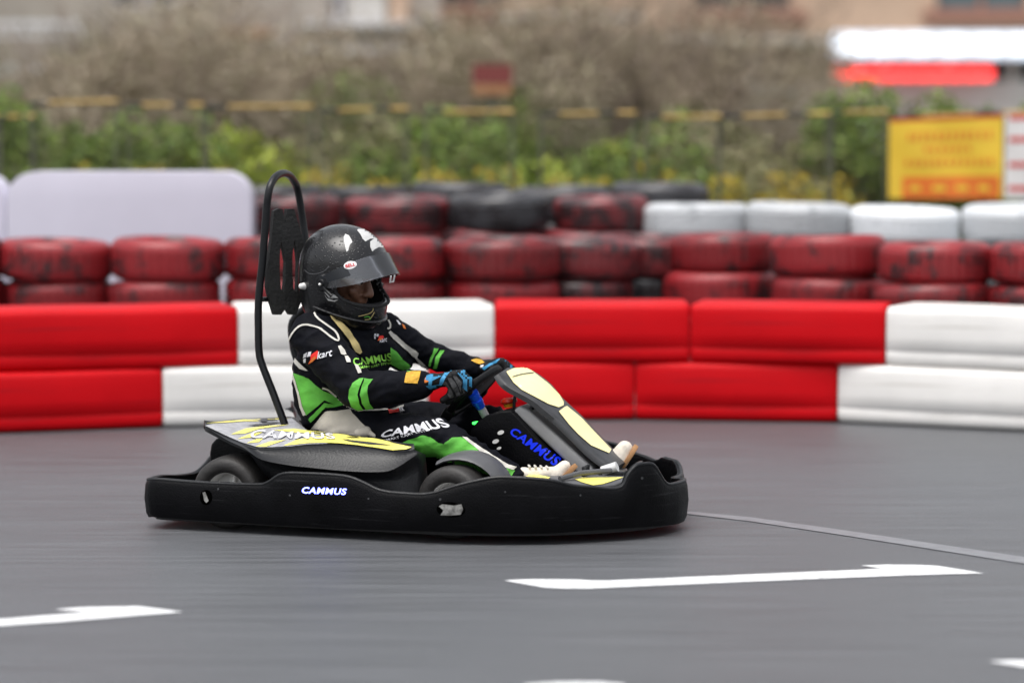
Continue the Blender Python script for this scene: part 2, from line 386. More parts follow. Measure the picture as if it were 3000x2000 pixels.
paint('faded_line', [(x, y - wd / 2) for x, y, wd in edge] + [(x, y + wd / 2) for x, y, wd in edge[::-1]], 'worn_paint')

# ------------------------------------------------------------------ red and white barrier blocks
M['bar_red'] = mat('bar_red', (.52, .0, .004), .5, spec=.16, var=.06, vscale=2.0, bump=.12, bscale=7, rvar=.06)
scuffed(M['bar_red'], (1.2, 3, 45), (.30, .004, .01), .56, .72)
M['bar_white'] = mat('bar_white', (.78, .76, .73), .4, var=.05, vscale=2.5, bump=.12, bscale=7, rvar=.06)
BASE = [(-900, 1305), (-400, 1287), (0, 1268), (700, 1248), (1400, 1234), (1900, 1232), (2450, 1240), (3000, 1264), (3500, 1292), (3900, 1318)]
def interp(tab, x):
    for (a, ya), (b_, yb) in zip(tab, tab[1:]):
        if x <= b_: return ya + (yb - ya) * (x - a) / (b_ - a)
    return tab[-1][1]
def base(px): return G(px, interp(BASE, px))
def block(p0, p1, z0, z1, thick, m, label, cat='barrier', seed=0):
    d = (p1 - p0); L = d.length; ang = math.atan2(d.y, d.x); n = 22; rings = []
    h = z1 - z0; r = .032
    def sec(x, inset, bul):
        out = []
        a, b_ = inset, h - inset
        for cx, cz, st in ((thick - r - inset, h - r - inset, 0), (r + inset, h - r - inset, 90), (r + inset, r + inset, 180), (thick - r - inset, r + inset, 270)):
            for k in range(5):
                t_ = R(st + 22.5 * k)
                y = cx + r * math.cos(t_); z = cz + r * math.sin(t_)
                out.append(Vector((x, y, z)))
                if st == 90 and k == 4:                      # front face with two shallow pressed grooves
                    for zz, dy in ((.75, -bul), (.5, -.001 - bul), (.27, -.001 - bul), (.25, .002), (.235, -.001)):
                        out.append(Vector((x, inset + dy, h * zz)))
        return out
    xs = [(.0, .010), (.003, .004), (.010, .001), (.04, 0)] + [(.04 + (L - .08) * k / n, 0) for k in range(1, n)] + [(L - .04, 0), (L - .010, .001), (L - .003, .004), (L, .010)]
    for x, ins in xs:
        rings.append(sec(x, ins, .006 * math.sin(math.pi * x / L) + .003 * noise.noise(Vector((x * 3, seed, 0)))))
    for q in rings:
        for v in q: v.z += .004 * noise.noise(Vector((v.x * 2.3 + seed, v.y, seed))) * (v.z / h)
    b_ = MB(); b_.rings(rings)
    o = b_.build('barrier_block', m, None, Matrix.Translation((p0.x, p0.y, z0)) @ Matrix.Rotation(ang, 4, 'Z'), sharp=60)
    return tag(o, label, cat, 'padded barrier blocks along the track edge')
scuffed(M['bar_white'], (1.2, 3, 45), (.50, .47, .42), .56, .74)
UP = [(-700, 'bar_white'), (-70, 'bar_red'), (700, 'bar_white'), (1450, 'bar_red'), (2020, 'bar_red'), (2590, 'bar_white'), (3400, None)]
LO = [(-800, 'bar_red'), (-280, 'bar_red'), (478, 'bar_white'), (1255, 'bar_red'), (1860, 'bar_red'), (2452, 'bar_white'), (3300, None)]
LU = ['white block at the far left end of the upper barrier row', 'red upper barrier block under the white padded board', 'white upper barrier block behind the driver\'s helmet and arms', 'red upper barrier block just right of the driver\'s hands', 'red upper barrier block directly left of the white one at right', 'white upper barrier block at the right end of the row']
LL = ['red block at the far left end of the lower barrier row', 'red lower barrier block left of the kart', 'white lower barrier block behind the kart seat hoop', 'red lower barrier block behind the steering wheel', 'red lower barrier block right of the kart front', 'white lower barrier block at the right end of the row']
def seam(px, back=0): 
    p = base(px); return p
for tab, labs, z0, z1, back in ((LO, LL, .006, .283, 0), (UP, LU, .285, .566, .006)):
    for i in range(len(tab) - 1):
        a = base(tab[i][0]); b_ = base(tab[i + 1][0]); d = (b_ - a).normalized(); nrm = Vector((-d.y, d.x, 0))
        block(a + d * .001 + nrm * back, b_ - d * .001 + nrm * back, z0, z1, .42, tab[i][1], labs[i], seed=i * 3 + z0 * 10)

# ------------------------------------------------------------------ tyre walls
def paintmat(name, col, under, cover, rough=.42):
    m = bpy.data.materials.new(name); m.use_nodes = True; t = m.node_tree; b = t.nodes['Principled BSDF']; L = t.links
    g = t.nodes.new('ShaderNodeNewGeometry'); oi = t.nodes.new('ShaderNodeObjectInfo')
    ad = t.nodes.new('ShaderNodeVectorMath'); ad.operation = 'ADD'; tc = t.nodes.new('ShaderNodeTexCoord')
    cb = t.nodes.new('ShaderNodeCombineXYZ'); mu = t.nodes.new('ShaderNodeMath'); mu.operation = 'MULTIPLY'; mu.inputs[1].default_value = 37
    L.new(oi.outputs['Random'], mu.inputs[0]); L.new(mu.outputs[0], cb.inputs[0]); L.new(tc.outputs['Object'], ad.inputs[0]); L.new(cb.outputs[0], ad.inputs[1])
    n = t.nodes.new('ShaderNodeTexNoise'); n.inputs['Scale'].default_value = 7; n.inputs['Detail'].default_value = 8; n.inputs['Roughness'].default_value = .7
    L.new(ad.outputs[0], n.inputs['Vector'])
    r = t.nodes.new('ShaderNodeValToRGB'); r.color_ramp.elements[0].position = cover - .05; r.color_ramp.elements[1].position = cover + .05
    r.color_ramp.elements[0].color = (*under, 1); r.color_ramp.elements[1].color = (*col, 1)
    L.new(n.outputs['Fac'], r.inputs[0])
    hv = t.nodes.new('ShaderNodeHueSaturation'); mr = t.nodes.new('ShaderNodeMapRange'); mr.inputs[3].default_value = .7; mr.inputs[4].default_value = 1.25
    L.new(oi.outputs['Random'], mr.inputs[0]); L.new(mr.outputs[0], hv.inputs['Value']); L.new(r.outputs[0], hv.inputs['Color']); L.new(hv.outputs[0], b.inputs['Base Color'])
    b.inputs['Roughness'].default_value = rough
    return m
M['tyre_red'] = paintmat('tyre_red', (.22, .012, .016), (.04, .012, .014), .45)
M['tyre_dark_red'] = paintmat('tyre_dark_red', (.17, .022, .026), (.035, .018, .020), .50, .36)
M['tyre_black'] = paintmat('tyre_black', (.045, .045, .05), (.02, .018, .02), .5, .34)
M['tyre_white'] = paintmat('tyre_white', (.64, .66, .68), (.30, .32, .34), .38)
def tyre_mesh(ro, h, seed):
    rr = random.Random(seed); b_ = MB(); n = 40; ri = ro * .60; T = ro * .93
    prof = [(ri, .22 * h), (ri * .98, .10 * h), (ri * 1.06, .02 * h), (ri * 1.2, 0), (ro * .85, 0), (T, .05 * h), (ro * .985, .14 * h), (ro, .20 * h)]
    for k in range(1, 4):
        z = (.20 + .60 * k / 4) * h; prof += [(ro * 1.002, z - .022 * h), (ro * .965, z - .012 * h), (ro * .965, z + .012 * h), (ro * 1.002, z + .022 * h)]
    prof += [(ro, .80 * h), (ro * .985, .86 * h), (T, .95 * h), (ro * .85, h), (ri * 1.2, h), (ri * 1.06, .98 * h), (ri * .98, .90 * h), (ri, .78 * h), (ri * 1.25, .7 * h), (ri * 1.32, .5 * h), (ri * 1.25, .3 * h)]
    rings = []
    for k in range(n * 2):
        a = 2 * math.pi * k / (n * 2); rings_k = []
        lug = -.008 if k % 2 == 0 else 0
        for r_, z in prof:
            q = r_
            if r_ > ro * .97 and .1 * h < z < .9 * h: q = r_ + lug
            rings_k.append(Vector((q * math.cos(a), q * math.sin(a), z)))
        rings.append(rings_k)
    rings.append(rings[0]); b_.rings(rings, 0, True, False)
    for v in b_.v:
        v *= 1 + .028 * noise.noise(Vector((v.x * 3, v.y * 3, seed)))
    return b_
tm = {}
for c in ('tyre_red', 'tyre_dark_red', 'tyre_black', 'tyre_white'):
    tm[c] = [tyre_mesh(.30, .20, 3).mesh('tyre', c, sharp=35), tyre_mesh(.285, .19, 5).mesh('tyre', c, sharp=35), tyre_mesh(.31, .205, 9).mesh('tyre', c, sharp=35)]
CN = {'tyre_red': 'red painted', 'tyre_dark_red': 'dark red scuffed', 'tyre_black': 'black', 'tyre_white': 'white painted'}
TN = {4: ['bottom', 'second up', 'third up', 'topmost'], 5: ['bottom', 'second up', 'middle', 'fourth up', 'topmost']}
def stack(px, depth, colours, rowname, idx, n, h=.213, jit=.03):
    c = W(px, 1000, depth - 10.6); z = 0
    for k in range(n):
        cc = colours[k] if isinstance(colours, list) else colours
        me = tm[cc][rnd.choice([0, 0, 1, 2])]
        o = bpy.data.objects.new('stacked_tyre', me); COL.objects.link(o)
        sc = h / .2
        o.location = (c.x + rnd.uniform(-jit, jit), c.y + rnd.uniform(-jit, jit), z)
        o.rotation_euler = (rnd.uniform(-.04, .04), rnd.uniform(-.04, .04), rnd.uniform(0, 6.28)); o.scale = (rnd.uniform(.97, 1.04), rnd.uniform(.97, 1.04), sc)
        z += h * (1.0 if me is tm[cc][0] else .96)
        tn = TN[n][k] if n in TN else ORD[k]
        tag(o, '%s tyre, %s in the %s stack of the %s' % (CN[cc], tn, ORD[idx], rowname), 'tyre', 'tyres of the ' + rowname)
# front row, left and middle
xs = [-150 + 323 * i for i in range(6)]
for i, x in enumerate(xs): stack(x, 14.75 + .05 * (i % 2), 'tyre_red', 'front row', i, 4, jit=.02)
for i, (x, dd, c) in enumerate([(1690, 15.2, ['tyre_dark_red'] * 3 + ['tyre_dark_red']), (1880, 15.5, ['tyre_dark_red'] * 2 + ['tyre_black', 'tyre_dark_red'])]):
    stack(x, dd, c, 'front row', i + 6, 4, .205, .05)
for i, (x, dd) in enumerate([(2115, 15.3), (2420, 14.85), (2740, 14.4), (3070, 14.2)]):
    stack(x, dd, 'tyre_red', 'front row', i + 8, 4, .212, .02)
# second row, dark
for i, x in enumerate(range(870, 2000, 290)):
    top = 'tyre_black' if i == 2 else 'tyre_dark_red'
    stack(x + rnd.uniform(-15, 15), 16.5 + (i % 2) * .1, ['tyre_dark_red', 'tyre_dark_red', 'tyre_black' if i == 3 else 'tyre_dark_red', 'tyre_dark_red', top], 'dark second row', i, 5, .204, .05)
for i, x in enumerate([2030, 2340, 2650, 2960]):
    stack(x, 16.5 - .1 * i, ['tyre_black', 'tyre_dark_red', 'tyre_black', 'tyre_white', 'tyre_white'], 'white topped row', i, 5, .199 - .002 * i, .03)
stack(2850, 15.35, 'tyre_black', 'black stacks behind', 0, 4, .205)
stack(3150, 15.2, 'tyre_black', 'black stacks behind', 1, 4, .205)
for i, x in enumerate(range(800, 2000, 280)):
    stack(x, 17.25, ['tyre_dark_red', 'tyre_black', 'tyre_dark_red', 'tyre_black', 'tyre_black'], 'rear row', i, 5, .213, .03)
for i, x in enumerate(range(-100, 800, 290)):
    pass

# ------------------------------------------------------------------ white padded boards behind the left tyres
M['pad_white'] = mat('pad_white', (.64, .62, .72), .45, var=.03, vscale=2)
def pad(px0, px1, dep, z0, z1, label):
    a = W(px0, 1000, dep - 10.6).x; b_ = W(px1, 1000, dep - 10.6).x; r = .16; b2 = MB(); out = []
    for cx, cz, st in ((b_ - r, z1 - r, 0), (a + r, z1 - r, 90), (a + r, z0 + .03, 180), (b_ - r, z0 + .03, 270)):
        q = r if st < 180 else .03
        cx = cx if st < 180 else (a + .03 if st == 180 else b_ - .03)
        for k in range(9): t_ = R(st + 90 * k / 8); out.append((cx + q * math.cos(t_), cz + q * math.sin(t_)))
    b2.prism([(x - a, 0, z - z0) for x, z in out], (0, .3, 0))
    o = b2.build('padded_board', 'pad_white', None, Matrix.Translation((a, dep - 10.6, z0)), bevel=.03, seg=4)
    return tag(o, label, 'board', 'white padded boards behind the tyre wall')
pad(24, 738, 15.9, .0, 1.158, 'white padded board with rounded corners left of the seat hoop')
pad(-680, 20, 15.95, .0, 1.15, 'white padded board cut by the left edge of the photo')

# ------------------------------------------------------------------ fence of mesh panels with yellow and black top poles
M['rail_yellow'] = mat('rail_yellow', (.52, .34, .10), .5, var=.15, vscale=10)
M['rail_black'] = mat('rail_black', (.03, .032, .03), .5)
M['post_green'] = mat('post_green', (.12, .12, .08), .5)
FD = 19.0
FP = [(-260, -5, 345, 340), (0, 100, 343, 341), (90, 345, 304, 297), (372, 595, 309, 308), (605, 915, 314, 312), (938, 1195, 325, 318), (1248, 1505, 330, 328), (1585, 1862, 337, 331), (1895, 2112, 345, 342), (2112, 2432, 343, 333), (2440, 2600, 331, 328), (2625, 3010, 346, 330), (3020, 3300, 334, 330)]
for i, (x0, x1, y0, y1) in enumerate(FP):
    a = W(x0, y0, FD - 10.6); b_ = W(x1, y1, FD - 10.6)
    root = empty('fence_panel', Matrix.Translation((a.x, a.y, 0)), 'wire mesh fence panel with yellow and black pole, %s from the left' % ORD[i], 'fence panel', 'mesh fence panels before the hedge')
    q = MB(); d = b_ - a; seg = 5
    for k in range(seg): 
        s0, s1 = a + d * (k / seg), a + d * ((k + 1) / seg); q.tube([s0, s1], .013, 8, 1 if k in (0,) or (k == 3 and i % 2) else 0)
    q.build('top_pole', ['rail_yellow', 'rail_black'], root)
    for p in (a, b_ - d * .02):
        q = MB(); q.tube([Vector((p.x, p.y + .02, 0)), Vector((p.x, p.y + .02, p.z))], .011, 8); q.build('post', 'post_green', root)
    q = MB(); nx = max(2, int(d.length / .07))
    for k in range(nx + 1):
        p = a + d * (k / nx); q.box((p.x, p.y, p.z / 2), (.0035, .0035, p.z - .02))
    for k in range(1, 20):
        z = k * .075
        if z < min(a.z, b_.z): q.box(((a.x + b_.x) / 2, a.y + .004, z), (d.length, .0035, .0035))
    q.build('wire_mesh', 'post_green', root, smooth=False)
# banner hanging on the fence
M['banner_yellow'] = mat('banner_yellow', (.80, .52, .04), .45, var=.05, vscale=3)
M['banner_orange'] = mat('banner_orange', (.75, .17, .02), .45, var=.08, vscale=9)
M['banner_white'] = mat('banner_white', (.75, .72, .70), .45)
M['banner_red'] = mat('banner_red', (.60, .03, .02), .45)
def banner(x0, x1, y0, y1, y2, basem, label, yellow=True):
    a = W(x0, y0, FD - 10.67); b_ = W(x1, y1, FD - 10.67); c = W(x0, y2, FD - 10.67); z0 = c.z; Yv = a.y
    root = empty('banner', Matrix.Translation((a.x, Yv, z0)), label, 'banner', None)
    nx, nz = 24, 12; q = MB(); vs = []
    def P(u, v): 
        zt = a.z + (b_.z - a.z) * u; return Vector((a.x + (b_.x - a.x) * u, Yv + .012 * math.sin(u * 11 + v * 3) * (1 - abs(v - .5)), z0 + (zt - z0) * v))
    for layer in (0, .006):
        q2 = [P(i / nx, j / nz) + Vector((0, layer, 0)) for i in range(nx + 1) for j in range(nz + 1)]
        q.add(q2, [(i * (nz + 1) + j, (i + 1) * (nz + 1) + j, (i + 1) * (nz + 1) + j + 1, i * (nz + 1) + j + 1) for i in range(nx) for j in range(nz)])
    q.build('cloth', basem, root)
    def patch(name, u0, u1, v0, v1, m_, off=.003):
        z = MB(); n = max(2, int((u1 - u0) * 24)); ps = []
        for i in range(n + 1):
            for j in range(3): ps.append(P(u0 + (u1 - u0) * i / n, v0 + (v1 - v0) * j / 2) - Vector((0, off, 0)))
        z.add(ps, [(i * 3 + j, (i + 1) * 3 + j, (i + 1) * 3 + j + 1, i * 3 + j + 1) for i in range(n) for j in range(2)]); return z
    return root, P, patch
root, P, patch = banner(2606, 2940, 349, 335, 582, 'banner_yellow', 'yellow banner with orange writing and orange foot, hung on the fence')
z = patch('border', 0, 1, .965, 1, 'banner_red'); z.build('border', 'banner_red', root)
z = patch('band', .12, .97, 0, .27, 'banner_orange'); z.build('footer_band', 'banner_orange', root)
rb = random.Random(3)
for row, (v, h, u0, u1) in enumerate([(.76, .085, .16, .9), (.60, .045, .30, .72), (.44, .07, .14, .94)]):
    z = MB(); u = u0
    while u < u1:
        wd = rb.uniform(.035, .05)
        for k in range(3):
            uu = u + rb.uniform(0, wd * .4); vv = v + h * (k - 1) * .42; p0 = P(uu, vv) - Vector((0, .004, 0)); p1 = P(min(u1, uu + wd * .6), vv + h * .1) - Vector((0, .004, 0))
            z.box(((p0.x + p1.x) / 2, p0.y, (p0.z + p1.z) / 2), (abs(p1.x - p0.x), .002, .011))
        p0 = P(u + wd * .35, v) - Vector((0, .004, 0)); z.box((p0.x, p0.y, p0.z), (.009, .0016, .6 * h))
        u += wd * 1.45
    z.build('lettering', 'banner_orange', root, smooth=False)
z = MB(); u = .16
for k in range(4):
    p0 = P(.24 + k * .2, .13) - Vector((0, .005, 0)); z.box((p0.x, p0.y, p0.z), (.09, .002, .035))
z.build('lettering', 'banner_yellow', root, smooth=False)
root, P, patch = banner(2946, 3160, 335, 330, 582, 'banner_white', 'white banner with red stripes right of the yellow one')
for v in (.12, .40, .70, .96):
    z = patch('s', .05, 1, v - .03, v + .03, 'banner_red'); z.build('stripe', 'banner_red', root)

# ------------------------------------------------------------------ plants
M['leaf_green'] = leafmat('leaf_green', [(.06, .10, .015), (.12, .20, .025), (.21, .28, .045), (.09, .10, .025)])
M['leaf_lime'] = leafmat('leaf_lime', [(.13, .20, .015), (.26, .33, .02), (.38, .42, .04), (.14, .17, .02)])
M['leaf_yellow'] = leafmat('leaf_yellow', [(.50, .36, .03), (.62, .46, .04), (.30, .32, .05), (.50, .30, .06)])
M['leaf_brown'] = leafmat('leaf_brown', [(.28, .21, .155), (.36, .29, .21), (.43, .355, .265), (.29, .26, .15), (.37, .32, .23)])
M['leaf_olive'] = leafmat('leaf_olive', [(.13, .13, .05), (.22, .22, .08), (.27, .24, .12), (.17, .14, .08)])
M['bark'] = mat('bark', (.12, .09, .07), .8, var=.3, vscale=20)
M['twig'] = mat('twig', (.26, .20, .16), .8, var=.3, vscale=20)
def leaves(n, w_, h_, d_, size, seed, lift=.0, lobes=9, narrow=.55):
    r = random.Random(seed); b_ = MB(); cs = []
    for i in range(lobes):
        cs.append((Vector((r.uniform(-.38, .38) * w_, r.uniform(-.35, .35) * d_, lift + h_ * (.22 + .6 * r.random()))), r.uniform(.16, .30)))
    for i in range(n):
        c, q = r.choice(cs)
        v = Vector((r.gauss(0, 1), r.gauss(0, 1), r.gauss(0, 1))).normalized() * (r.random() ** .45)
        p = c + Vector((v.x * q * w_, v.y * q * d_, v.z * q * h_ * 1.1))
        if p.z < .03: p.z = r.uniform(.03, .3) * h_
        a = Vector((r.gauss(0, 1), r.gauss(0, 1), r.gauss(0, .7))).normalized(); n_ = a.orthogonal().normalized()
        n_ = (Matrix.Rotation(r.uniform(0, 6.28), 3, a) @ n_); s = size * r.uniform(.6, 1.3); t_ = a.cross(n_)
        b_.add([p - a * s, p + n_ * s * narrow * .6 + t_ * s * .12, p + a * s, p - n_ * s * narrow * .6 + t_ * s * .12], [(0, 1, 2, 3)])
    return b_
def raw_mesh(b_, name, m_):
    me = bpy.data.meshes.new(name); me.from_pydata([tuple(v) for v in b_.v], [], b_.f); me.materials.append(M[m_]); return me
def limbs(seed, h, spread, n=9, r0=.03):
    r = random.Random(seed); b_ = MB()
    b_.tube([(0, 0, 0), (.02, 0, h * .3), (r.uniform(-.1, .1), 0, h * .75)], [r0, r0 * .8, r0 * .4], 7)
    for i in range(n):
        z = h * r.uniform(.12, .6); a = r.uniform(0, 6.28); l = spread * r.uniform(.6, 1)
        b_.tube([(0, 0, z), (math.cos(a) * l * .5, math.sin(a) * l * .5, z + h * .16), (math.cos(a) * l, math.sin(a) * l, z + h * .32)], [r0 * .55, r0 * .35, r0 * .12], 5)
    return b_
def twigs(seed, h, spread, n):
    r = random.Random(seed); b_ = MB()
    for i in range(n):
        a = r.uniform(0, 6.28); q = spread * r.random() ** .6; z = h * r.uniform(.15, .9)
        p = Vector((math.cos(a) * q, math.sin(a) * q, z)); d = Vector((math.cos(a) * .5 + r.gauss(0, .35), math.sin(a) * .5 + r.gauss(0, .35), 1 + r.gauss(0, .4))).normalized()
        l = r.uniform(.12, .4); s = d.orthogonal().normalized() * .0045
        s2 = d.cross(s).normalized() * .0045
        b_.add([p - s, p + s, p + d * l + s * .4, p + d * l - s * .4], [(0, 1, 2, 3)]); b_.add([p - s2, p + s2, p + d * l + s2 * .4, p + d * l - s2 * .4], [(0, 1, 2, 3)])
    return b_
def make_plant(name, parts):
    return parts
kinds = {}
def shrub_kind(key, mat_, n, w_, h_, size, seed, extra=None, lobes=9):
    ps = [('foliage', raw_mesh(leaves(n, w_, h_, w_ * .8, size, seed, lobes=lobes), 'foliage', mat_)), ('stem', limbs(seed, h_ * .9, w_ * .4).mesh('stem', 'bark'))]
    if extra: ps.append((extra[0], raw_mesh(leaves(extra[2], w_, h_ * extra[3], w_ * .9, extra[4], seed + 9, lobes=4), extra[0], extra[1])))
    kinds[key] = ps
def brown_kind(key, mat_, seed, h_, w_, n):
    kinds[key] = [('foliage', raw_mesh(leaves(int(n * 1.6), w_, h_ * .95, w_ * .8, .036, seed, lift=h_ * .05, lobes=13), 'foliage', mat_)), ('trunk', limbs(seed, h_, w_ * .45, 16, .045).mesh('trunk', 'bark')), ('twigs', raw_mesh(twigs(seed, h_, w_ * .5, 900), 'twigs', 'twig'))]
shrub_kind('green', 'leaf_green', 5200, 1.5, 1.45, .045, 1)
shrub_kind('green_flower', 'leaf_green', 4600, 1.4, 1.30, .045, 2, ('blossom', 'leaf_yellow', 700, .75, .035))
shrub_kind('lime', 'leaf_lime', 4600, 1.3, 1.10, .05, 3)
shrub_kind('olive', 'leaf_olive', 4600, 1.5, 1.40, .045, 4)
shrub_kind('yellow', 'leaf_yellow', 1500, 1.0, .95, .04, 6)
brown_kind('brown', 'leaf_brown', 11, 3.0, 2.6, 9000)
brown_kind('brown2', 'leaf_brown', 12, 2.6, 2.4, 8000)
brown_kind('olive_tree', 'leaf_olive', 13, 2.8, 2.5, 9000)
brown_kind('green_tree', 'leaf_green', 14, 2.6, 2.4, 9000)
brown_kind('lime_tree', 'leaf_lime', 15, 2.4, 2.2, 8000)
def plant(key, name, px, dep, sc, rot, label, cat_, group, zs=1):
    p = W(px, 1000, dep - 10.6); mw = Matrix.Translation((p.x, p.y, 0)) @ Matrix.Rotation(rot, 4, 'Z') @ Matrix.Diagonal((sc, sc, sc * zs, 1))
    root = empty(name, mw, label, cat_, group)
    for nm, me in kinds[key]:
        o = bpy.data.objects.new(nm, me); COL.objects.link(o); o.parent = root
    return root
rp = random.Random(21)
seq = ['green', 'green_flower', 'green', 'green_flower', 'lime', 'olive', 'green_flower', 'green', 'lime', 'green_flower', 'olive', 'green_flower', 'green', 'green', 'lime']
NM = {'green': 'dark green leafy shrub', 'green_flower': 'green shrub with yellow blossom', 'lime': 'light yellow-green shrub', 'olive': 'olive brown shrub', 'yellow': 'low yellow flowering shrub',
      'brown': 'large bare brown bush', 'brown2': 'spreading brown twiggy bush', 'olive_tree': 'olive brown bushy tree', 'green_tree': 'green bushy tree', 'lime_tree': 'yellow-green bushy tree'}
for i, k in enumerate(seq):
    px = -180 + i * 235 + rp.uniform(-30, 30)
    plant(k, 'shrub', px, 20.1 + rp.uniform(0, .6), rp.uniform(.92, 1.08), rp.uniform(0, 6), '%s, %s from the left in the row behind the fence' % (NM[k], ORD[i]), 'shrub', 'shrubs growing behind the fence', 1.14 if px < 2000 or px > 2600 else 1.0)
ys = [60, 330, 560, 900, 1180, 1330, 1760, 2020, 2180, 2420]
for i, px in enumerate(ys):
    plant('yellow', 'flowering_shrub', px, 19.5, rp.uniform(.85, 1.0), rp.uniform(0, 6), 'low yellow flowering shrub, %s from the left along the fence foot' % ORD[i], 'shrub', 'low yellow shrubs at the fence foot', 1.36)
bk = [('green_tree', -150, 25.5), ('brown2', 260, 25), ('brown', 600, 26), ('olive_tree', 60, 28), ('brown2', 900, 25.2), ('brown', 1180, 26.5), ('green_tree', 1330, 24.4), ('olive_tree', 780, 28.5), ('brown', 1600, 25), ('brown2', 1880, 25.6), ('brown', 2120, 26.4), ('lime_tree', 2290, 27), ('olive_tree', 1450, 28.4), ('brown2', 380, 28.8), ('brown', 1750, 28.6), ('brown2', 2030, 28.9)]
for i, (k, px, dep) in enumerate(bk):
    zs = {True: .72, False: 1.0}[px > 2200] * (1.0 if 1400 < px < 2000 or k.startswith('brown') else .85)
    zs *= .88
    if 900 <= px <= 1330: zs *= .85
    plant(k, 'bushy_tree', px, dep, rp.uniform(.95, 1.1), rp.uniform(0, 6), '%s, %s planted of those on the bank' % (NM[k], ORD[i]), 'tree', 'brown and green trees on the bank', zs)
for i, (k, px, dep) in enumerate([('lime', 2560, 24), ('green', 2900, 23.2), ('lime', 2990, 23)]):
    plant(k, 'shrub', px, dep, 1.15, i, '%s, %s of three before the pale shop wall' % (NM[k], ORD[i]), 'shrub', 'shrubs before the pale shop wall', .95)
mb = MB(); q = []
for i in range(41):
    for j in range(7): q.append((-30 + i * 1.5, 13.5 + j * 2.0, -.02 + .10 * j + .25 * noise.noise(Vector((i * .4, j * .7, 0))) * min(1, j)))
mb.add(q, [(i * 7 + j, (i + 1) * 7 + j, (i + 1) * 7 + j + 1, i * 7 + j + 1) for i in range(40) for j in range(6)])
M['soil'] = mat('soil', (.12, .10, .065), .9, var=.3, vscale=3, col2=(.10, .13, .05))
tag(mb.build('planted_bank', 'soil'), kind='structure')

# ------------------------------------------------------------------ buildings behind the plants
M['wall_peach'] = mat('wall_peach', (.52, .37, .27), .8, var=.08, vscale=1.5)
M['wall_grey'] = mat('wall_grey', (.36, .32, .28), .8, var=.12, vscale=1.2)
M['wall_pale'] = mat('wall_pale', (.50, .48, .45), .8, var=.08, vscale=1.5)
M['trim_brick'] = mat('trim_brick', (.30, .15, .11), .8, var=.1)
M['trim_stone'] = mat('trim_stone', (.44, .42, .38), .8)
M['trim_white'] = mat('trim_white', (.66, .65, .68), .6)
M['glass_dark'] = mat('glass_dark', (.035, .045, .05), .12, spec=.8)
M['glass_teal'] = mat('glass_teal', (.10, .15, .17), .15, spec=.8)
M['shop_dark'] = mat('shop_dark', (.07, .06, .055), .6, var=.2, vscale=1)
M['sign_white'] = mat('sign_white', (.8, .82, .85), .4, emit=(.82, .90, 1.0), estr=1.1)
M['sign_back'] = mat('sign_back', (.5, .52, .55), .5, emit=(.8, .88, 1), estr=.45)
M['sign_back_red'] = mat('sign_back_red', (.3, .03, .02), .5, emit=(1, .05, .04), estr=.5)
M['sign_red'] = mat('sign_red', (.7, .05, .03), .4, emit=(1, .04, .045), estr=2.2)
M['panel_red'] = mat('panel_red', (.20, .04, .035), .6)
M['panel_orange'] = mat('panel_orange', (.34, .16, .07), .6)
def bx(x0, x1, y0, y1, dep, th, m_, name, parent, bev=.0):
    a = W(x0, y0, dep - 10.6); b_ = W(x1, y1, dep - 10.6); q = MB()
    q.box(((a.x + b_.x) / 2, a.y + th / 2, (a.z + b_.z) / 2), (abs(b_.x - a.x), th, abs(a.z - b_.z))); return q.build(name, m_, parent, smooth=False, bevel=bev)
def wall_with(x0, x1, ytop, ybot, dep, holes, m_, name, parent, th=.4):      # a wall with real window openings
    D = dep - 10.6; a = W(x0, ytop, D); b_ = W(x1, ybot, D); q = MB()
    def r4(u0, u1, v0, v1): p, s = W(u0, v0, D), W(u1, v1, D); return [(p.x, D, p.z), (s.x, D, p.z), (s.x, D, s.z), (p.x, D, s.z)]
    q.prism(r4(x0, x1, ytop, ybot), (0, th, 0), 0, [r4(*h) for h in holes]); return q.build(name, m_, parent, smooth=False)
def window(x0, x1, y0, y1, dep, parent, glass='glass_dark', frame='trim_white', bars=1):
    D = dep - 10.6 + .12; a = W(x0, y0, dep - 10.6); b_ = W(x1, y1, dep - 10.6); q = MB(); wd = .06
    for (p, s) in (((a.x, a.z), (b_.x, a.z)), ((a.x, b_.z), (b_.x, b_.z))): q.box(((p[0] + s[0]) / 2, D, p[1]), (b_.x - a.x, .07, wd))
    for x in [a.x, b_.x] + [a.x + (b_.x - a.x) * (k + 1) / (bars + 1) for k in range(bars)]: q.box((x, D, (a.z + b_.z) / 2), (wd, .068, a.z - b_.z))
    f = q.build('window', frame, parent, smooth=False)
    q = MB(); q.box(((a.x + b_.x) / 2, D + .01, (a.z + b_.z) / 2), (b_.x - a.x - wd, .012, a.z - b_.z - wd)); q.build('pane', glass, f, smooth=False)
root = empty('apartment_building', Matrix.Translation((8, 28, 0)), 'peach walled building with brick sills and lit signs over its shop floor', 'building')
BD = 40
holes = [(2030, 2320, -520, 28), (2750, 3010, -520, 30), (1250, 1480, -520, 20), (3250, 3500, -520, 30)]
wall_with(1180, 3700, -900, 112, BD, holes, 'wall_peach', 'upper_wall', root)
for h in holes: window(*h, BD, root, 'glass_teal' if h[0] == 2750 else 'glass_dark', 'trim_brick')
for h in holes: bx(h[0] - 40, h[1] + 40, 30, 62, BD - .18, .17, 'trim_brick', 'sill', root)
bx(1150, 3700, 104, 128, BD - .35, .34, 'trim_stone', 'cornice', root)
bx(1450, 1880, 42, 58, BD - 3, .8, 'trim_white', 'canopy', root)
bx(1180, 3700, 130, 285, BD - .02, .42, 'shop_dark', 'shop_front', root)
bx(2160, 3700, 236, 520, BD - .3, .27, 'wall_pale', 'plinth_wall', root)
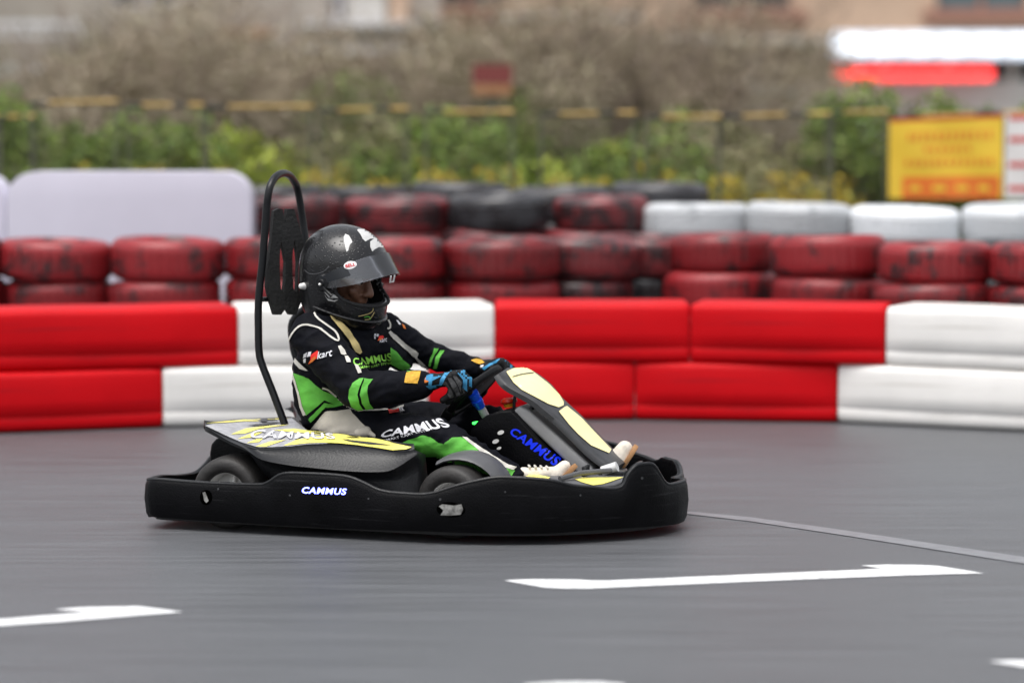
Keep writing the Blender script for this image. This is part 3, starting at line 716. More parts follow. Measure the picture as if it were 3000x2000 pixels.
bx(1180, 2150, 240, 520, BD - .05, .45, 'wall_grey', 'plinth_wall', root)
for k in range(8): bx(2200 + k * 190, 2216 + k * 190, 128, 240, BD - .2, .17, 'trim_stone', 'pilaster', root)
# lit white sign and red sign
r2 = empty('shop_sign', Matrix.Translation(W(2430, 170, BD - 11.2)), 'long white lit sign box above the red lettering', 'sign')
a = W(2440, 106, BD - 11.3); b_ = W(3400, 160, BD - 11.3)
q = MB(); q.box(((a.x + b_.x) / 2, a.y + .13, (a.z + b_.z) / 2), (b_.x - a.x, .2, a.z - b_.z + .12)); q.build('sign_box', 'sign_back', r2, smooth=False)
q = MB(); x = a.x + .05
while x < b_.x - .1:
    wl = .42; zc = (a.z + b_.z) / 2; hh = (a.z - b_.z) * .96
    q.box((x + wl / 2, a.y, zc + hh * .40), (wl * .9, .05, hh * .2)); q.box((x + wl / 2, a.y, zc), (wl * .9, .05, hh * .2)); q.box((x + wl / 2, a.y, zc - hh * .40), (wl * .9, .05, hh * .2)); q.box((x + wl * rb.choice([.2, .5, .75]), a.y + .001, zc), (.13, .046, hh)); q.box((x + wl * .9, a.y + .001, zc), (.07, .046, hh * .8)); x += wl + .045
q.build('lettering', 'sign_white', r2, smooth=False)
r2 = empty('shop_sign', Matrix.Translation(W(2450, 230, BD - 11.3)), 'red glowing lettering sign below the white sign box', 'sign')
q = MB(); a = W(2450, 202, BD - 11.3); b_ = W(2895, 230, BD - 11.3); x = a.x
q.box(((a.x + b_.x) / 2, a.y + .06, (a.z + b_.z) / 2), (b_.x - a.x + .1, .06, a.z - b_.z + .06)); q.build('sign_box', 'sign_back_red', r2, smooth=False)
q = MB(); zc = (a.z + b_.z) / 2; hh = a.z - b_.z
while x < b_.x - .08:
    wl = .19; q.box((x + wl / 2, a.y, zc + hh * .38), (wl * .9, .04, hh * .24)); q.box((x + wl / 2, a.y, zc - hh * .38), (wl * .9, .04, hh * .24)); q.box((x + wl * rb.choice([.25, .5, .7]), a.y + .001, zc), (.07, .036, hh)); q.box((x + wl / 2, a.y + .0015, zc), (wl * .8, .034, hh * .2)); x += wl + .03
q.build('lettering', 'sign_red', r2, smooth=False)
# left, older building
root = empty('town_house', Matrix.Translation((-6, 26, 0)), 'grey brown building with pale ledges and balcony behind the bare bushes', 'building')
LD = 37
holes = [(960, 1015, -500, 55), (330, 520, -600, 20), (-250, -60, -600, 20)]
wall_with(-900, 1290, -900, 560, LD, holes, 'wall_grey', 'wall', root)
for h in holes: window(*h, LD, root)
bx(1020, 1130, -500, 62, LD - .25, .24, 'wall_pale', 'pilaster', root); bx(1134, 1200, -500, 62, LD - .2, .19, 'wall_peach', 'pilaster', root)
bx(880, 1310, 62, 78, LD - .6, .59, 'trim_white', 'ledge', root)
bx(900, 1300, 80, 150, LD - .1, .09, 'wall_pale', 'balcony_wall', root)
bx(940, 1010, 80, 100, LD - .15, .04, 'panel_red', 'panel', root)
bx(-300, 240, 62, 80, LD - .8, .05, 'trim_white', 'railing', root); bx(-300, 240, 100, 108, LD - .8, .04, 'trim_white', 'railing', root)
for k in range(14): bx(-290 + k * 40, -284 + k * 40, 80, 100, LD - .79, .03, 'trim_white', 'baluster', root)
bx(640, 800, 84, 108, LD - .3, .2, 'panel_orange', 'panel', root)
bx(860, 1290, 140, 156, LD - .5, .49, 'trim_white', 'ledge', root)
bx(-120, 110, 190, 222, LD - 4, .3, 'trim_white', 'garden_wall', root)
r2 = empty('roadside_sign', Matrix.Translation(W(1430, 300, 19.5)), 'small red and orange board among the bare bushes', 'sign')
bx(1385, 1500, 190, 246, 23.2, .05, 'panel_red', 'board', r2); bx(1385, 1500, 249, 278, 23.2, .05, 'panel_orange', 'board', r2)
q = MB(); p = W(1440, 278, 12.65); q.tube([(p.x, p.y, 0), (p.x, p.y, p.z)], .03, 8); q.build('post', 'post_green', r2)
W0 = W
def W(px, py, Y): return W0(px, py, Y + KY)
# ------------------------------------------------------------------ the kart
kart = empty('go_kart', KM, 'low black racing kart with yellow deck graphics and blue glowing lettering, carrying the driver', 'go kart')
def kb(b_, name, m_, parent=None, **k): return b_.build(name, m_, parent or kart, KM, **k)
# bumper skirt: one plan loop, top and bottom heights vary along it
NEAR = [(436, 1401, 1512, -.52), (441, 1400, 1513, -.56), (455, 1401, 1514, -.575), (480, 1402, 1516, -.58), (600, 1411, 1525, -.59), (750, 1416, 1534, -.60), (785, 1410, 1537, -.605), (829, 1385, 1539, -.61), (900, 1384, 1543, -.615), (1007, 1391, 1548, -.62), (1060, 1408, 1550, -.625), (1114, 1433, 1552, -.63), (1180, 1442, 1554, -.635), (1259, 1443, 1556, -.64), (1348, 1417, 1560, -.63), (1442, 1397, 1562, -.61), (1505, 1396, 1563, -.59), (1610, 1404, 1562, -.545), (1678, 1419, 1557, -.50), (1741, 1425, 1553, -.455), (1794, 1429, 1549, -.41), (1823, 1419, 1547, -.385), (1838, 1389, 1546, -.37), (1861, 1362, 1545, -.345), (1885, 1356, 1543, -.315), (1915, 1360, 1541, -.275), (1950, 1412, 1538, -.215), (1985, 1412, 1534, -.13), (2006, 1405, 1530, -.03)]
near = []
for px, yt, yb, y in NEAR:
    p = K(px, (yt + yb) / 2, y); near.append((p.x, y, K(px, yt, y).z, max(.03, K(px, yb, y).z)))
near[-1] = (near[-1][0], near[-1][1], near[-2][2], near[-2][3])
far = [(x - (.05 if x > .8 else .05 * max(0, x) / .8), -y, (zt if x < .9 else min(zt, .205 - .03 * (abs(y) < .2))), zb) for x, y, zt, zb in near[::-1]]
# rear plate closing the loop, with a hump behind the wheel
xr = near[0][0]
z0 = near[0][2]; rear = [(xr - .012, .36, z0 - .02, .05), (xr - .014, .26, z0 + .015, .05), (xr - .014, .1, z0 + .015, .05), (xr - .014, .02, z0 - .01, .05), (xr - .014, -.08, z0 - .03, .05), (xr - .014, -.24, z0 - .022, .05), (xr - .01, -.40, z0 - .004, .05)]
print('Z', z0, K(655, 1430, -.54).z, K(1318, 1462, -.54).z)
loop = near + far + rear
Pt = [Vector((a, b_, c)) for a, b_, c, d in loop]; Pb = [Vector((a, b_, d)) for a, b_, c, d in loop]
Pt = cat(Pt, 5, True); Pb = cat(Pb, 5, True)
def skirt(Pt, Pb, th):
    b_ = MB(); rings = []; n = len(Pt)
    for i in range(n):
        t_ = (Pt[(i + 1) % n] - Pt[(i - 1) % n]); t_.z = 0; t_.normalize(); nn = Vector((t_.y, -t_.x, 0))
        T, B = Pt[i], Pb[i]; h = T.z - B.z
        rings.append([B - nn * th * .4, B + nn * 0.0, B.lerp(T, .12) + nn * .008, B.lerp(T, .5) + nn * .014, B.lerp(T, .85) + nn * .010, B.lerp(T, .97) + nn * .004, T + nn * -.002, T - nn * th, T - nn * (th + .002) - Vector((0, 0, .012)), B.lerp(T, .5) - nn * (th * .5 - .014), B - nn * th * .6])
    rings.append(rings[0]); b_.rings(rings, 0, True, False); return b_
sk = kb(skirt(Pt, Pb, .016), 'bumper_skirt', 'black_plastic', sharp=50)
T_sk = bvh(sk)
b_ = MB(); b_.tube([p + Vector((0, 0, -.003)) for p in Pt], .0065, 8, closed=True); kb(b_, 'rim_bead', 'pod_plastic', sk)
# painted oval openings, LED plate
def dark_plate(name, loop_, m_, off): return sheet(name, loop_, T_sk, m_, sk, off=off, step=12)
text('led_lettering', 'CAMMUS', [(888, 1425), (1018, 1430), (1013, 1449), (883, 1444)], T_sk, 'blue_led', sk, .003, 12, .03, .05)
# skirt is uncut: black ovals paint the openings' shade, metal patches the hub
M['hub_glint'] = mat('hub_glint', (.30, .295, .28), .4, metal=.5, var=.5, vscale=45)
for c_ in ((604, 1456, 18, 22, 0), (1321, 1492, 42, 22, 4)): sheet('wheel_opening_shade', ell(*c_), T_sk, 'opening_shade', sk, .0012, 9)
sheet('painted_hub', [(594, 1442), (602, 1440), (612, 1466), (605, 1472), (599, 1466)], T_sk, 'hub_glint', sk, .002, 9)
sheet('painted_hub', [(1286, 1482), (1296, 1476), (1330, 1480), (1352, 1476), (1357, 1490), (1350, 1506), (1318, 1509), (1290, 1508), (1300, 1494)], T_sk, 'hub_glint', sk, .002, 9)
for (px, py, r_) in [(1290, 1462, 4), (640, 1432, 3), (1880, 1400, 4), (1700, 1450, 3), (850, 1450, 3), (1080, 1460, 3), (1480, 1440, 3)]:
    sheet('bolt_head', ell(px, py, r_, r_, 0, 10), T_sk, 'fairing_grey', sk, .002, 9)
# floor pan and chassis rails
b_ = MB(); pts = [Vector((a * .985, b2 * .955, .05)) for a, b2, c, d in loop]; b_.prism([Vector((p.x, p.y, .030)) for p in pts], (0, 0, .03)); kb(b_, 'floor_pan', 'frame_black', smooth=False)
b_ = MB()
for s_ in (-1, 1):
    b_.tube([(-.62, s_ * .28, .085), (-.2, s_ * .30, .085), (.3, s_ * .30, .085), (.75, s_ * .17, .085)], .016, 10, smooth=4)
b_.tube([(-.43, -.5, .13), (-.43, .5, .13)], .02, 12)
b_.tube([(.42, -.5, .13), (.42, .5, .13)], .016, 12)
kb(b_, 'chassis_frame', 'frame_black')
# wheels
def wheel(c, ro, wd, rimr, steer=0):
    ax = Matrix.Rotation(steer, 3, 'Z') @ Vector((0, -1, 0)); b_ = MB(); h = wd / 2
    b_.lathe([(rimr, h * .86), (rimr * 1.06, h * .98), (ro * .78, h * 1.04), (ro * .90, h * .98), (ro * .965, h * .84), (ro * .99, h * .6), (ro, h * .3), (ro, -h * .3), (ro * .99, -h * .6), (ro * .965, -h * .84), (ro * .85, -h), (rimr, -h * .9)], c, ax, 64)
    t_ = kb(b_, 'tyre', 'rubber', sharp=60)
    b_ = MB()
    b_.lathe([(rimr * 1.04, h * .93), (rimr * 1.06, h * .88), (rimr * .98, h * .84), (rimr * .93, h * .6), (rimr * .90, h * .2), (rimr * .88, h * .1), (rimr * .4, h * .12), (rimr * .38, h * .34), (rimr * .30, h * .36), (.001, h * .36)], c, ax, 48)
    u = ax.orthogonal().normalized(); v_ = ax.cross(u)
    for k in range(5):
        a = 2 * math.pi * k / 5; d = u * math.cos(a) + v_ * math.sin(a); b_.cone(Vector(c) + ax * h * .30 + d * rimr * .25, Vector(c) + ax * h * .22 + d * rimr * .86, .013, .010, 8)
        b_.cone(Vector(c) + ax * h * .4 + d * rimr * .2, Vector(c) + ax * h * .46 + d * rimr * .2, .007, .007, 6)
    r_ = kb(b_, 'rim', 'alu', t_)
    return t_
pr = K(655, 1430, -.55); pf = K(1318, 1462, -.55); RR = .130; RF = .128
wheel((pr.x, -.455, RR + .001), RR, .17, .073); wheel((pr.x, .455, RR + .001), RR, .17, .073)
wheel((pf.x, -.485, RF + .001), RF, .115, .072, R(-9)); wheel((pf.x, .485, RF + .001), RF, .115, .072, R(-9))
# fender over the near front wheel
b_ = MB(); rings = []
for k in range(15):
    a = R(118 - 10.5 * k); r_ = RF + .028 + .018 * (k / 14)
    cx, cz = pf.x + .005, RF
    x, z = cx + r_ * math.cos(a), cz + r_ * math.sin(a) * .98
    rings.append([Vector((x, -.50, z - .006)), Vector((x, -.49, z + .004)), Vector((x, -.40, z + .012)), Vector((x, -.34, z + .010)), Vector((x, -.30, z - .03)), Vector((x, -.34, z - .006)), Vector((x, -.40, z - .004)), Vector((x, -.49, z - .012))])
b_.rings(rings); kb(b_, 'fender', 'grey_plastic', sharp=50)
# top deck
DO = [(600, 1247, -.44), (660, 1279, -.49), (705, 1299, -.515), (757, 1315, -.53), (846, 1311, -.54), (900, 1304, -.54), (1000, 1303, -.54), (1096, 1315, -.535), (1160, 1323, -.52), (1214, 1317, -.48)]
DI = [(597, 1242, -.40), (650, 1233, -.2), (705, 1226, -.02), (790, 1223, .05), (864, 1222, .08), (905, 1262, -.22), (1000, 1272, -.26), (1096, 1284, -.29), (1160, 1299, -.34), (1211, 1311, -.43)]
RI = [(604, 1252, -.45), (667, 1289, -.52), (715, 1312, -.56), (765, 1345, -.585), (846, 1362, -.60), (900, 1368, -.605), (1000, 1378, -.61), (1096, 1382, -.605), (1152, 1374, -.58), (1222, 1330, -.49)]
BO = [(608, 1256, -.43), (672, 1296, -.49), (724, 1322, -.51), (778, 1390, -.52), (846, 1428, -.55), (900, 1430, -.56), (1000, 1436, -.57), (1096, 1446, -.57), (1165, 1448, -.55), (1230, 1446, -.50)]
def chain(c, n=5): return cat([K(*q) for q in c], n)
do, di, ri, bo = chain(DO), chain(DI), chain(RI), chain(BO); n = len(do)
b_ = MB(); rings = []
for i in range(n):
    a, c = do[i], di[i]; r_ = [a.lerp(c, u) + Vector((0, 0, .018 * math.sin(math.pi * min(1, u * 1.0)))) for u in [k / 8 for k in range(9)]]
    rings.append(r_ + [p - Vector((0, 0, .018)) for p in r_[::-1]])
b_.rings(rings); deck = kb(b_, 'deck_panel', 'pod_plastic', sharp=50); 
b_ = MB(); rings = []
for i in range(n):
    a, c, d = do[i], ri[i], bo[i]
    prof = [a + Vector((0, .02, -.004)), a + Vector((0, -.001, .0)), a.lerp(c, .08) + Vector((0, .004, 0)), a.lerp(c, .5) + Vector((0, .012, 0)), a.lerp(c, .88) + Vector((0, .002, 0)), c, c.lerp(d, .08) + Vector((0, .004, 0)), c.lerp(d, .22) + Vector((0, .03, 0)), c.lerp(d, .5) + Vector((0, .02, 0)), d]
    rings.append(prof + [d + Vector((0, .1, 0)), a + Vector((0, .12, -.03))])
b_.rings(rings); pod = kb(b_, 'side_pod', 'pod_plastic', sharp=70)
# far side pod mirrored (seen through the gap behind the seat)
b_ = MB(); rings = []
for i in range(n):
    a, c, d = [Vector((p.x, -p.y, p.z)) for p in (do[i], ri[i], bo[i])]
    inn = Vector((a.x, max(.12, -di[i].y if di[i].y < -.1 else .12), a.z + .012))
    rings.append([inn, a, c, d, d - Vector((0, .12, 0)), inn - Vector((0, 0, .03))])
b_.rings(rings); kb(b_, 'side_pod', 'pod_plastic', sharp=50)
# battery box behind the rear wheel
b_ = MB(); a = K(612, 1290, -.34); c = K(760, 1400, -.34)
b_.prism([K(x, y, -.36) for x, y in [(612, 1330), (616, 1300), (630, 1286), (660, 1276), (745, 1290), (790, 1330), (790, 1420), (620, 1420)]], (0, .66, 0)); kb(b_, 'battery_box', 'black_plastic', bevel=.016, seg=3)
T_dk = bvh(deck)
def dsheet(nm, p, m_): return sheet(nm, p, T_dk, m_, deck, {'print_grey': .002, 'yellow': .004, 'print_dark': .006}[m_], 7, .5)
dsheet('deck_print', [(601, 1247), (640, 1238), (705, 1229), (780, 1227), (855, 1226), (880, 1245), (905, 1266), (960, 1272), (960, 1300), (900, 1302), (850, 1308), (760, 1312), (706, 1296), (665, 1278)], 'print_grey')
for p in ([(604, 1241.5), (660, 1236), (720, 1231), (770, 1236), (720, 1236), (660, 1240)], [(676, 1274), (720, 1257), (790, 1249), (850, 1246), (760, 1258), (718, 1272)], [(695, 1288), (735, 1272), (770, 1268), (738, 1283)], [(722, 1300), (752, 1288), (772, 1286), (758, 1297)],
          [(748, 1310), (790, 1296), (840, 1290), (800, 1303), (778, 1311)], [(830, 1308), (870, 1290), (930, 1280), (1000, 1280), (1040, 1288), (960, 1298), (900, 1300)], [(800, 1262), (860, 1258), (908, 1264), (1000, 1274), (1060, 1282), (1000, 1282), (920, 1273), (860, 1268)],
          [(940, 1298), (1000, 1286), (1060, 1286), (1100, 1288), (1150, 1300), (1206, 1311), (1190, 1318), (1150, 1321), (1100, 1313), (1040, 1305), (1000, 1301)], [(1045, 1283), (1096, 1286), (1150, 1298), (1120, 1296), (1080, 1291)],
          [(720, 1232), (800, 1228), (850, 1228), (800, 1232)]):
    dsheet('yellow_graphic', p, 'yellow')
for p in ([(905, 1268), (990, 1273), (940, 1274)], [(1000, 1290), (1080, 1298), (1150, 1308), (1080, 1305), (1030, 1298)], [(720, 1250), (790, 1240), (830, 1240), (770, 1250)], [(1010, 1276), (1060, 1283), (1030, 1281)]):
    dsheet('dark_graphic', p, 'print_dark')
text('deck_lettering', 'CAMMUS', [(745, 1263), (975, 1275), (985, 1291), (725, 1288)], T_dk, 'white_print', deck, .008, 9, .02)
sheet('vent_slot', [(756, 1236), (770, 1231), (805, 1231), (815, 1239), (770, 1240)], T_dk, 'print_dark', deck, .008, 9)
# seat
b_ = MB(); prof = [K(x, y, -.16) for x, y in [(866, 1180), (870, 1195), (877, 1214), (888, 1240), (910, 1278), (945, 1320), (1020, 1350), (1120, 1355), (1200, 1330)]]
prof = cat(prof, 4); rings = []
for i, p in enumerate(prof):
    t_ = (prof[min(i + 1, len(prof) - 1)] - prof[max(0, i - 1)]).normalized(); nn = Vector((-t_.z, 0, t_.x)); nn = nn if nn.x > 0 or nn.z > 0 else -nn
    sec = []
    for k in range(13):
        u = -1 + 2 * k / 12; wf = min(1, .62 + .038 * i); sec.append(Vector((p.x, 0, p.z)) + Vector((0, u * .185 * wf, 0)) + nn * (.07 * abs(u) ** 3) * min(1, .2 + i * .06))
    rings.append(sec + [q_ - nn * .008 for q_ in sec[::-1]])
b_.rings(rings); kb(b_, 'seat', 'foam', sharp=50)
# roll hoop and head rest
nr = [(842, 1262), (835, 1244), (800, 1150), (768, 1068), (759, 1030), (757, 960), (757, 893), (762, 830), (769, 765), (775, 690), (781, 612), (786, 570)]
fl = [(893, 690), (886, 638), (878, 575)]
P_ = [K(x, y, -.17) for x, y in nr] + [K(793, 542, -.155), K(808, 518, -.11), K(829, 508, -.04), K(848, 514, .04), K(862, 532, .11), K(872, 556, .15)]
P_ += [K(886, 638, .17), K(896, 714, .17), K(905, 800, .17), K(910, 880, .17)]
# far leg goes down behind the driver, mirroring the near one
for q_ in nr[5::-1]: v_ = K(*q_, -.17); P_.append(Vector((v_.x + .0, .17, v_.z)))
b_ = MB(); b_.tube(P_, .0140, 14, smooth=5); hoop = kb(b_, 'seat_hoop', 'frame_black')
HR0 = W(845, 760, .02); hd = Vector((math.cos(R(33)), math.sin(R(33)), 0)); hn = Vector((-hd.y, hd.x, 0)) * -1
hn = Vector((hd.y, -hd.x, 0))
f_ = lambda pts: [Wp(x, y, HR0, hn) for x, y in pts]
outer = [(800, 655), (803, 618), (818, 611), (829, 614), (832, 640), (836, 655), (839, 640), (842, 612), (862, 612), (870, 640), (880, 672), (893, 730), (893, 780), (889, 850), (884, 880), (868, 922), (850, 922), (838, 903), (824, 922), (805, 922), (793, 884), (783, 840), (785, 783), (796, 700)]
h1 = [(823, 703), (832, 735), (838, 767), (836, 820), (832, 859), (823, 846), (820, 800), (820, 750)]
h2 = [(862, 703), (870, 735), (874, 767), (872, 830), (869, 859), (860, 846), (857, 800), (857, 750)]
b_ = MB(); b_.prism(f_(outer), -hn * .022, 0, [f_(h1), f_(h2)]); b_.build('head_rest', 'foam', kart, smooth=False)
b_ = MB(); b_.tube([KM @ K(768, 877, -.17), Wp(800, 878, HR0, hn) - hn * .035, Wp(885, 880, HR0, hn) - hn * .035, KM @ K(905, 880, .17)], .009, 8); b_.build('cross_bar', 'frame_black', kart)
# front housing with glowing lettering
hpoly = [(1372, 1280), (1380, 1258), (1396, 1236), (1425, 1216), (1468, 1204), (1497, 1202), (1513, 1218), (1632, 1350), (1650, 1392), (1560, 1400), (1480, 1396), (1420, 1340), (1390, 1306)]
b_ = MB(); b_.prism([K(x, y, -.13) for x, y in hpoly], (0, .16, 0)); hous = kb(b_, 'pedal_box', 'black_plastic', bevel=.008, seg=3)
b_ = MB(); p0 = K(1512, 1205, -.02); p1 = K(1722, 1392, -.02); d = (p1 - p0).normalized(); up = Vector((-d.z, 0, d.x)); b_.prism([K(1500, 1205, -.1), K(1521, 1187, -.1), K(1548, 1200, -.1), K(1740, 1374, -.1), K(1722, 1394, -.1), K(1700, 1394, -.1)], (0, .17, 0)); kb(b_, 'steering_support', 'support_grey', bevel=.012, seg=3)
T_h = bvh(hous)
text('lettering', 'CAMMUS', [(1508, 1250), (1646, 1344), (1624, 1365), (1490, 1268)], T_h, 'blue_print', hous, .002, 12, .03, .05)
for (x, y) in [(1468, 1266), (1453, 1292), (1463, 1312)]:
    sheet('bolt_head', ell(x, y, 10 if y < 1300 else 7, 6 if y < 1300 else 4, -20), T_h, 'alu', hous, .004, 12)
sheet('indicator_lamp', [(1381, 1246), (1388, 1240), (1402, 1234), (1403, 1238), (1393, 1245), (1383, 1248)], bvh(hous), 'green_led', hous, .003, 12) 
b_ = MB(); p = K(1392, 1241, -.10); b_.cone(p - Vector((.006, 0, -.002)), p + Vector((.010, 0, .006)), .005, .004, 8); kb(b_, 'indicator_lamp', 'green_led', hous)
# front fairing (nassau panel)
FN = [(1462, 1094, -.11), (1484, 1127, -.125), (1557, 1168, -.13), (1592, 1195, -.125), (1632, 1228, -.12), (1676, 1270, -.115), (1736, 1329, -.11), (1800, 1374, -.10)]
FF = [(1488, 1077, .10), (1552, 1080, .125), (1611, 1119, .13), (1650, 1165, .125), (1706, 1217, .12), (1751, 1265, .115), (1798, 1315, .11), (1836, 1356, .10)]
fn, ff = chain(FN, 5), chain(FF, 5); b_ = MB(); rings = []
for i in range(len(fn)):
    a, c = fn[i], ff[i]; t_ = (fn[min(i + 1, len(fn) - 1)] - fn[max(0, i - 1)]).normalized(); w_ = (c - a).normalized(); nn = w_.cross(t_).normalized()
    if nn.z < 0: nn = -nn
    sec = [a - nn * .022, a - nn * .004] + [a.lerp(c, u) + nn * .012 * math.sin(math.pi * u) for u in [.04, .15, .3, .5, .7, .85, .96]] + [c - nn * .004, c - nn * .022] + [c.lerp(a, u) - nn * .016 for u in (.2, .5, .8)]
    rings.append(sec)
b_.rings(rings); fair = kb(b_, 'front_fairing', 'fairing_grey', sharp=60); T_f = bvh(fair)
sheet('cream_graphic', [(1482, 1090), (1506, 1080), (1540, 1078), (1556, 1086), (1608, 1126), (1638, 1157), (1650, 1178), (1650, 1188), (1636, 1194), (1605, 1184), (1564, 1162), (1528, 1143), (1504, 1122)], T_f, 'cream', fair, .003, 5, .3)
sheet('cream_graphic', [(1636, 1206), (1653, 1193), (1660, 1190), (1702, 1224), (1747, 1272), (1790, 1317), (1783, 1328), (1730, 1305), (1692, 1272), (1666, 1244)], T_f, 'cream', fair, .003, 5, .3)
sheet('dark_line', band([(1500, 1106), (1530, 1098), (1562, 1094)], 2.5), T_f, 'print_dark', fair, .005, 8, .12)
# brackets, knob, column
b_ = MB(); b_.tube([K(1513, 1140, -.06), K(1507, 1170, -.06), K(1505, 1215, -.06)], .006, 8); b_.tube([K(1580, 1182, -.05), K(1562, 1190, -.05), K(1546, 1212, -.05)], .009, 8); kb(b_, 'bracket', 'frame_black')
b_ = MB(); b_.cone(K(1508, 1139, -.09), K(1524, 1134, -.09), .010, .008, 10); kb(b_, 'clamp', 'alu')
b_ = MB(); p = K(1494, 1192, .02); b_.lathe([(.001, .0), (.020, .0), (.022, .012), (.018, .014), (.001, .014)], p, (-.15, 0, 1), 20); kb(b_, 'switch_base', 'orange_plastic')
b_ = MB(); b_.lathe([(.001, .014), (.026, .014), (.030, .020), (.028, .030), (.016, .034), (.001, .034)], p, (-.15, 0, 1), 24); kb(b_, 'stop_button', 'red_plastic')
Yc = -.10
b_ = MB(); b_.tube([W(1379, 1138, Yc - .10), W(1408, 1192, Yc - .06)], .0175, 16); b_.tube([W(1384, 1150, Yc - .10), W(1390, 1160, Yc - .09)], .021, 16); b_.tube([W(1396, 1170, Yc - .08), W(1401, 1180, Yc - .07)], .021, 16)
b_.build('column_sleeve', 'blue_metal', kart)
b_ = MB(); b_.tube([W(1404, 1185, Yc - .065), W(1432, 1236, Yc - .02)], .015, 16); b_.build('steering_column', 'white_plastic', kart)
# steering wheel
sc_ = W(1402, 1128, -.13); a = Vector((.42, .86, .20)).normalized(); bb = Vector((-.62, .16, -.72)); bb = (bb - a * bb.dot(a)).normalized(); sn = a.cross(bb).normalized()
def SW(u, v, w_=0): return sc_ + a * u + bb * v + sn * w_
b_ = MB(); pts = []
for k in range(32):
    t_ = 2 * math.pi * k / 32; c_, s_ = math.cos(t_), math.sin(t_); pts.append(SW(math.copysign(abs(c_) ** .75, c_) * .150, math.copysign(abs(s_) ** .75, s_) * (.118 if s_ > 0 else .060) + .01))
b_.tube(pts, .0145, 12, closed=True); swl = b_.build('steering_wheel', 'wheel_black', kart)
b_ = MB(); b_.prism([SW(u, v, -.012) for u, v in [(-.135, -.045), (.135, -.045), (.142, .02), (.118, .075), (.05, .10), (-.05, .10), (-.118, .075), (-.142, .02)]], sn * .03); b_.build('wheel_centre', 'wheel_black', swl, bevel=.006, seg=2)
for s_ in (-1, 1):
    b_ = MB(); b_.cone(SW(s_ * .135, .085), SW(s_ * .125, .150), .021, .017, 12); b_.cone(SW(s_ * .125, .15), SW(s_ * .105, .178), .017, .013, 12); b_.build('wheel_grip', 'wheel_black', swl)
b_ = MB(); b_.tube([W(1411, 1122, -.16), W(1435, 1090, -.05), W(1470, 1079, .08)], .006, 8); b_.build('trim_strip', 'support_grey', swl)
# nose deck with yellow prints
b_ = MB(); nose = [K(1505, 1394, -.44), K(1612, 1401, -.46), K(1690, 1418, -.44), K(1745, 1424, -.40), K(1800, 1420, -.34), K(1835, 1395, -.28), K(1838, 1378, -.15), K(1838, 1370, .05), K(1700, 1362, .1), K(1560, 1372, -.1)]
for p in nose: p.z = min(p.z, .20)
b_.prism(nose, (0, 0, -.02)); nd = kb(b_, 'nose_deck', 'grey_plastic', bevel=.004); T_n = bvh(nd)
sheet('yellow_graphic', [(1524, 1389), (1560, 1389), (1612, 1399), (1604, 1406), (1573, 1407), (1545, 1398)], T_n, 'yellow', nd, .003, 9, .2)
sheet('yellow_graphic', [(1684, 1405), (1704, 1400), (1770, 1400), (1827, 1399), (1800, 1408), (1764, 1419), (1737, 1422), (1705, 1414)], T_n, 'yellow', nd, .003, 9, .2)
b_ = MB(); b_.tube([K(1640, 1402, -.38), K(1700, 1385, -.3), K(1790, 1378, -.2)], .010, 8); kb(b_, 'front_bar', 'grey_plastic')
b_ = MB(); b_.tube([K(1765, 1380, -.16), K(1808, 1366, -.16)], .018, 16); kb(b_, 'brake_cylinder', 'white_plastic')
b_ = MB(); b_.box(K(1795, 1390, -.14), (.09, .06, .03)); kb(b_, 'cylinder_mount', 'frame_black', bevel=.003)
b_ = MB(); b_.box(K(1872, 1376, .0), (.012, .07, .06)); kb(b_, 'pedal', 'frame_black', bevel=.003)
b_ = MB(); b_.box(K(1716, 1384, -.20), (.012, .07, .05)); kb(b_, 'pedal', 'frame_black', bevel=.003)
b_ = MB(); b_.tube([K(1700, 1330, .0), K(1725, 1318, .0), K(1760, 1345, .0)], .012, 8, smooth=3); kb(b_, 'cable_loop', 'frame_black')
# ------------------------------------------------------------------ the driver
PM = Matrix.Translation(W(1000, 1330, 0.0))
man = empty('person', PM, 'driver in black and green racing suit, dark helmet and blue gloves', 'person')
def wn(p, sc): return noise.noise(Vector(p) * sc)
def folds(p):
    q = Vector((p.x * 9 + p.z * 13, p.y * 9, p.z * 26 - p.x * 12))
    s = noise.noise(q); s2 = noise.noise(Vector((p.x * 34, p.y * 20, p.z * 34 + p.x * 30)))
    return .0060 * (1 - abs(s) * 2.2) * 1.0 + .0022 * s2
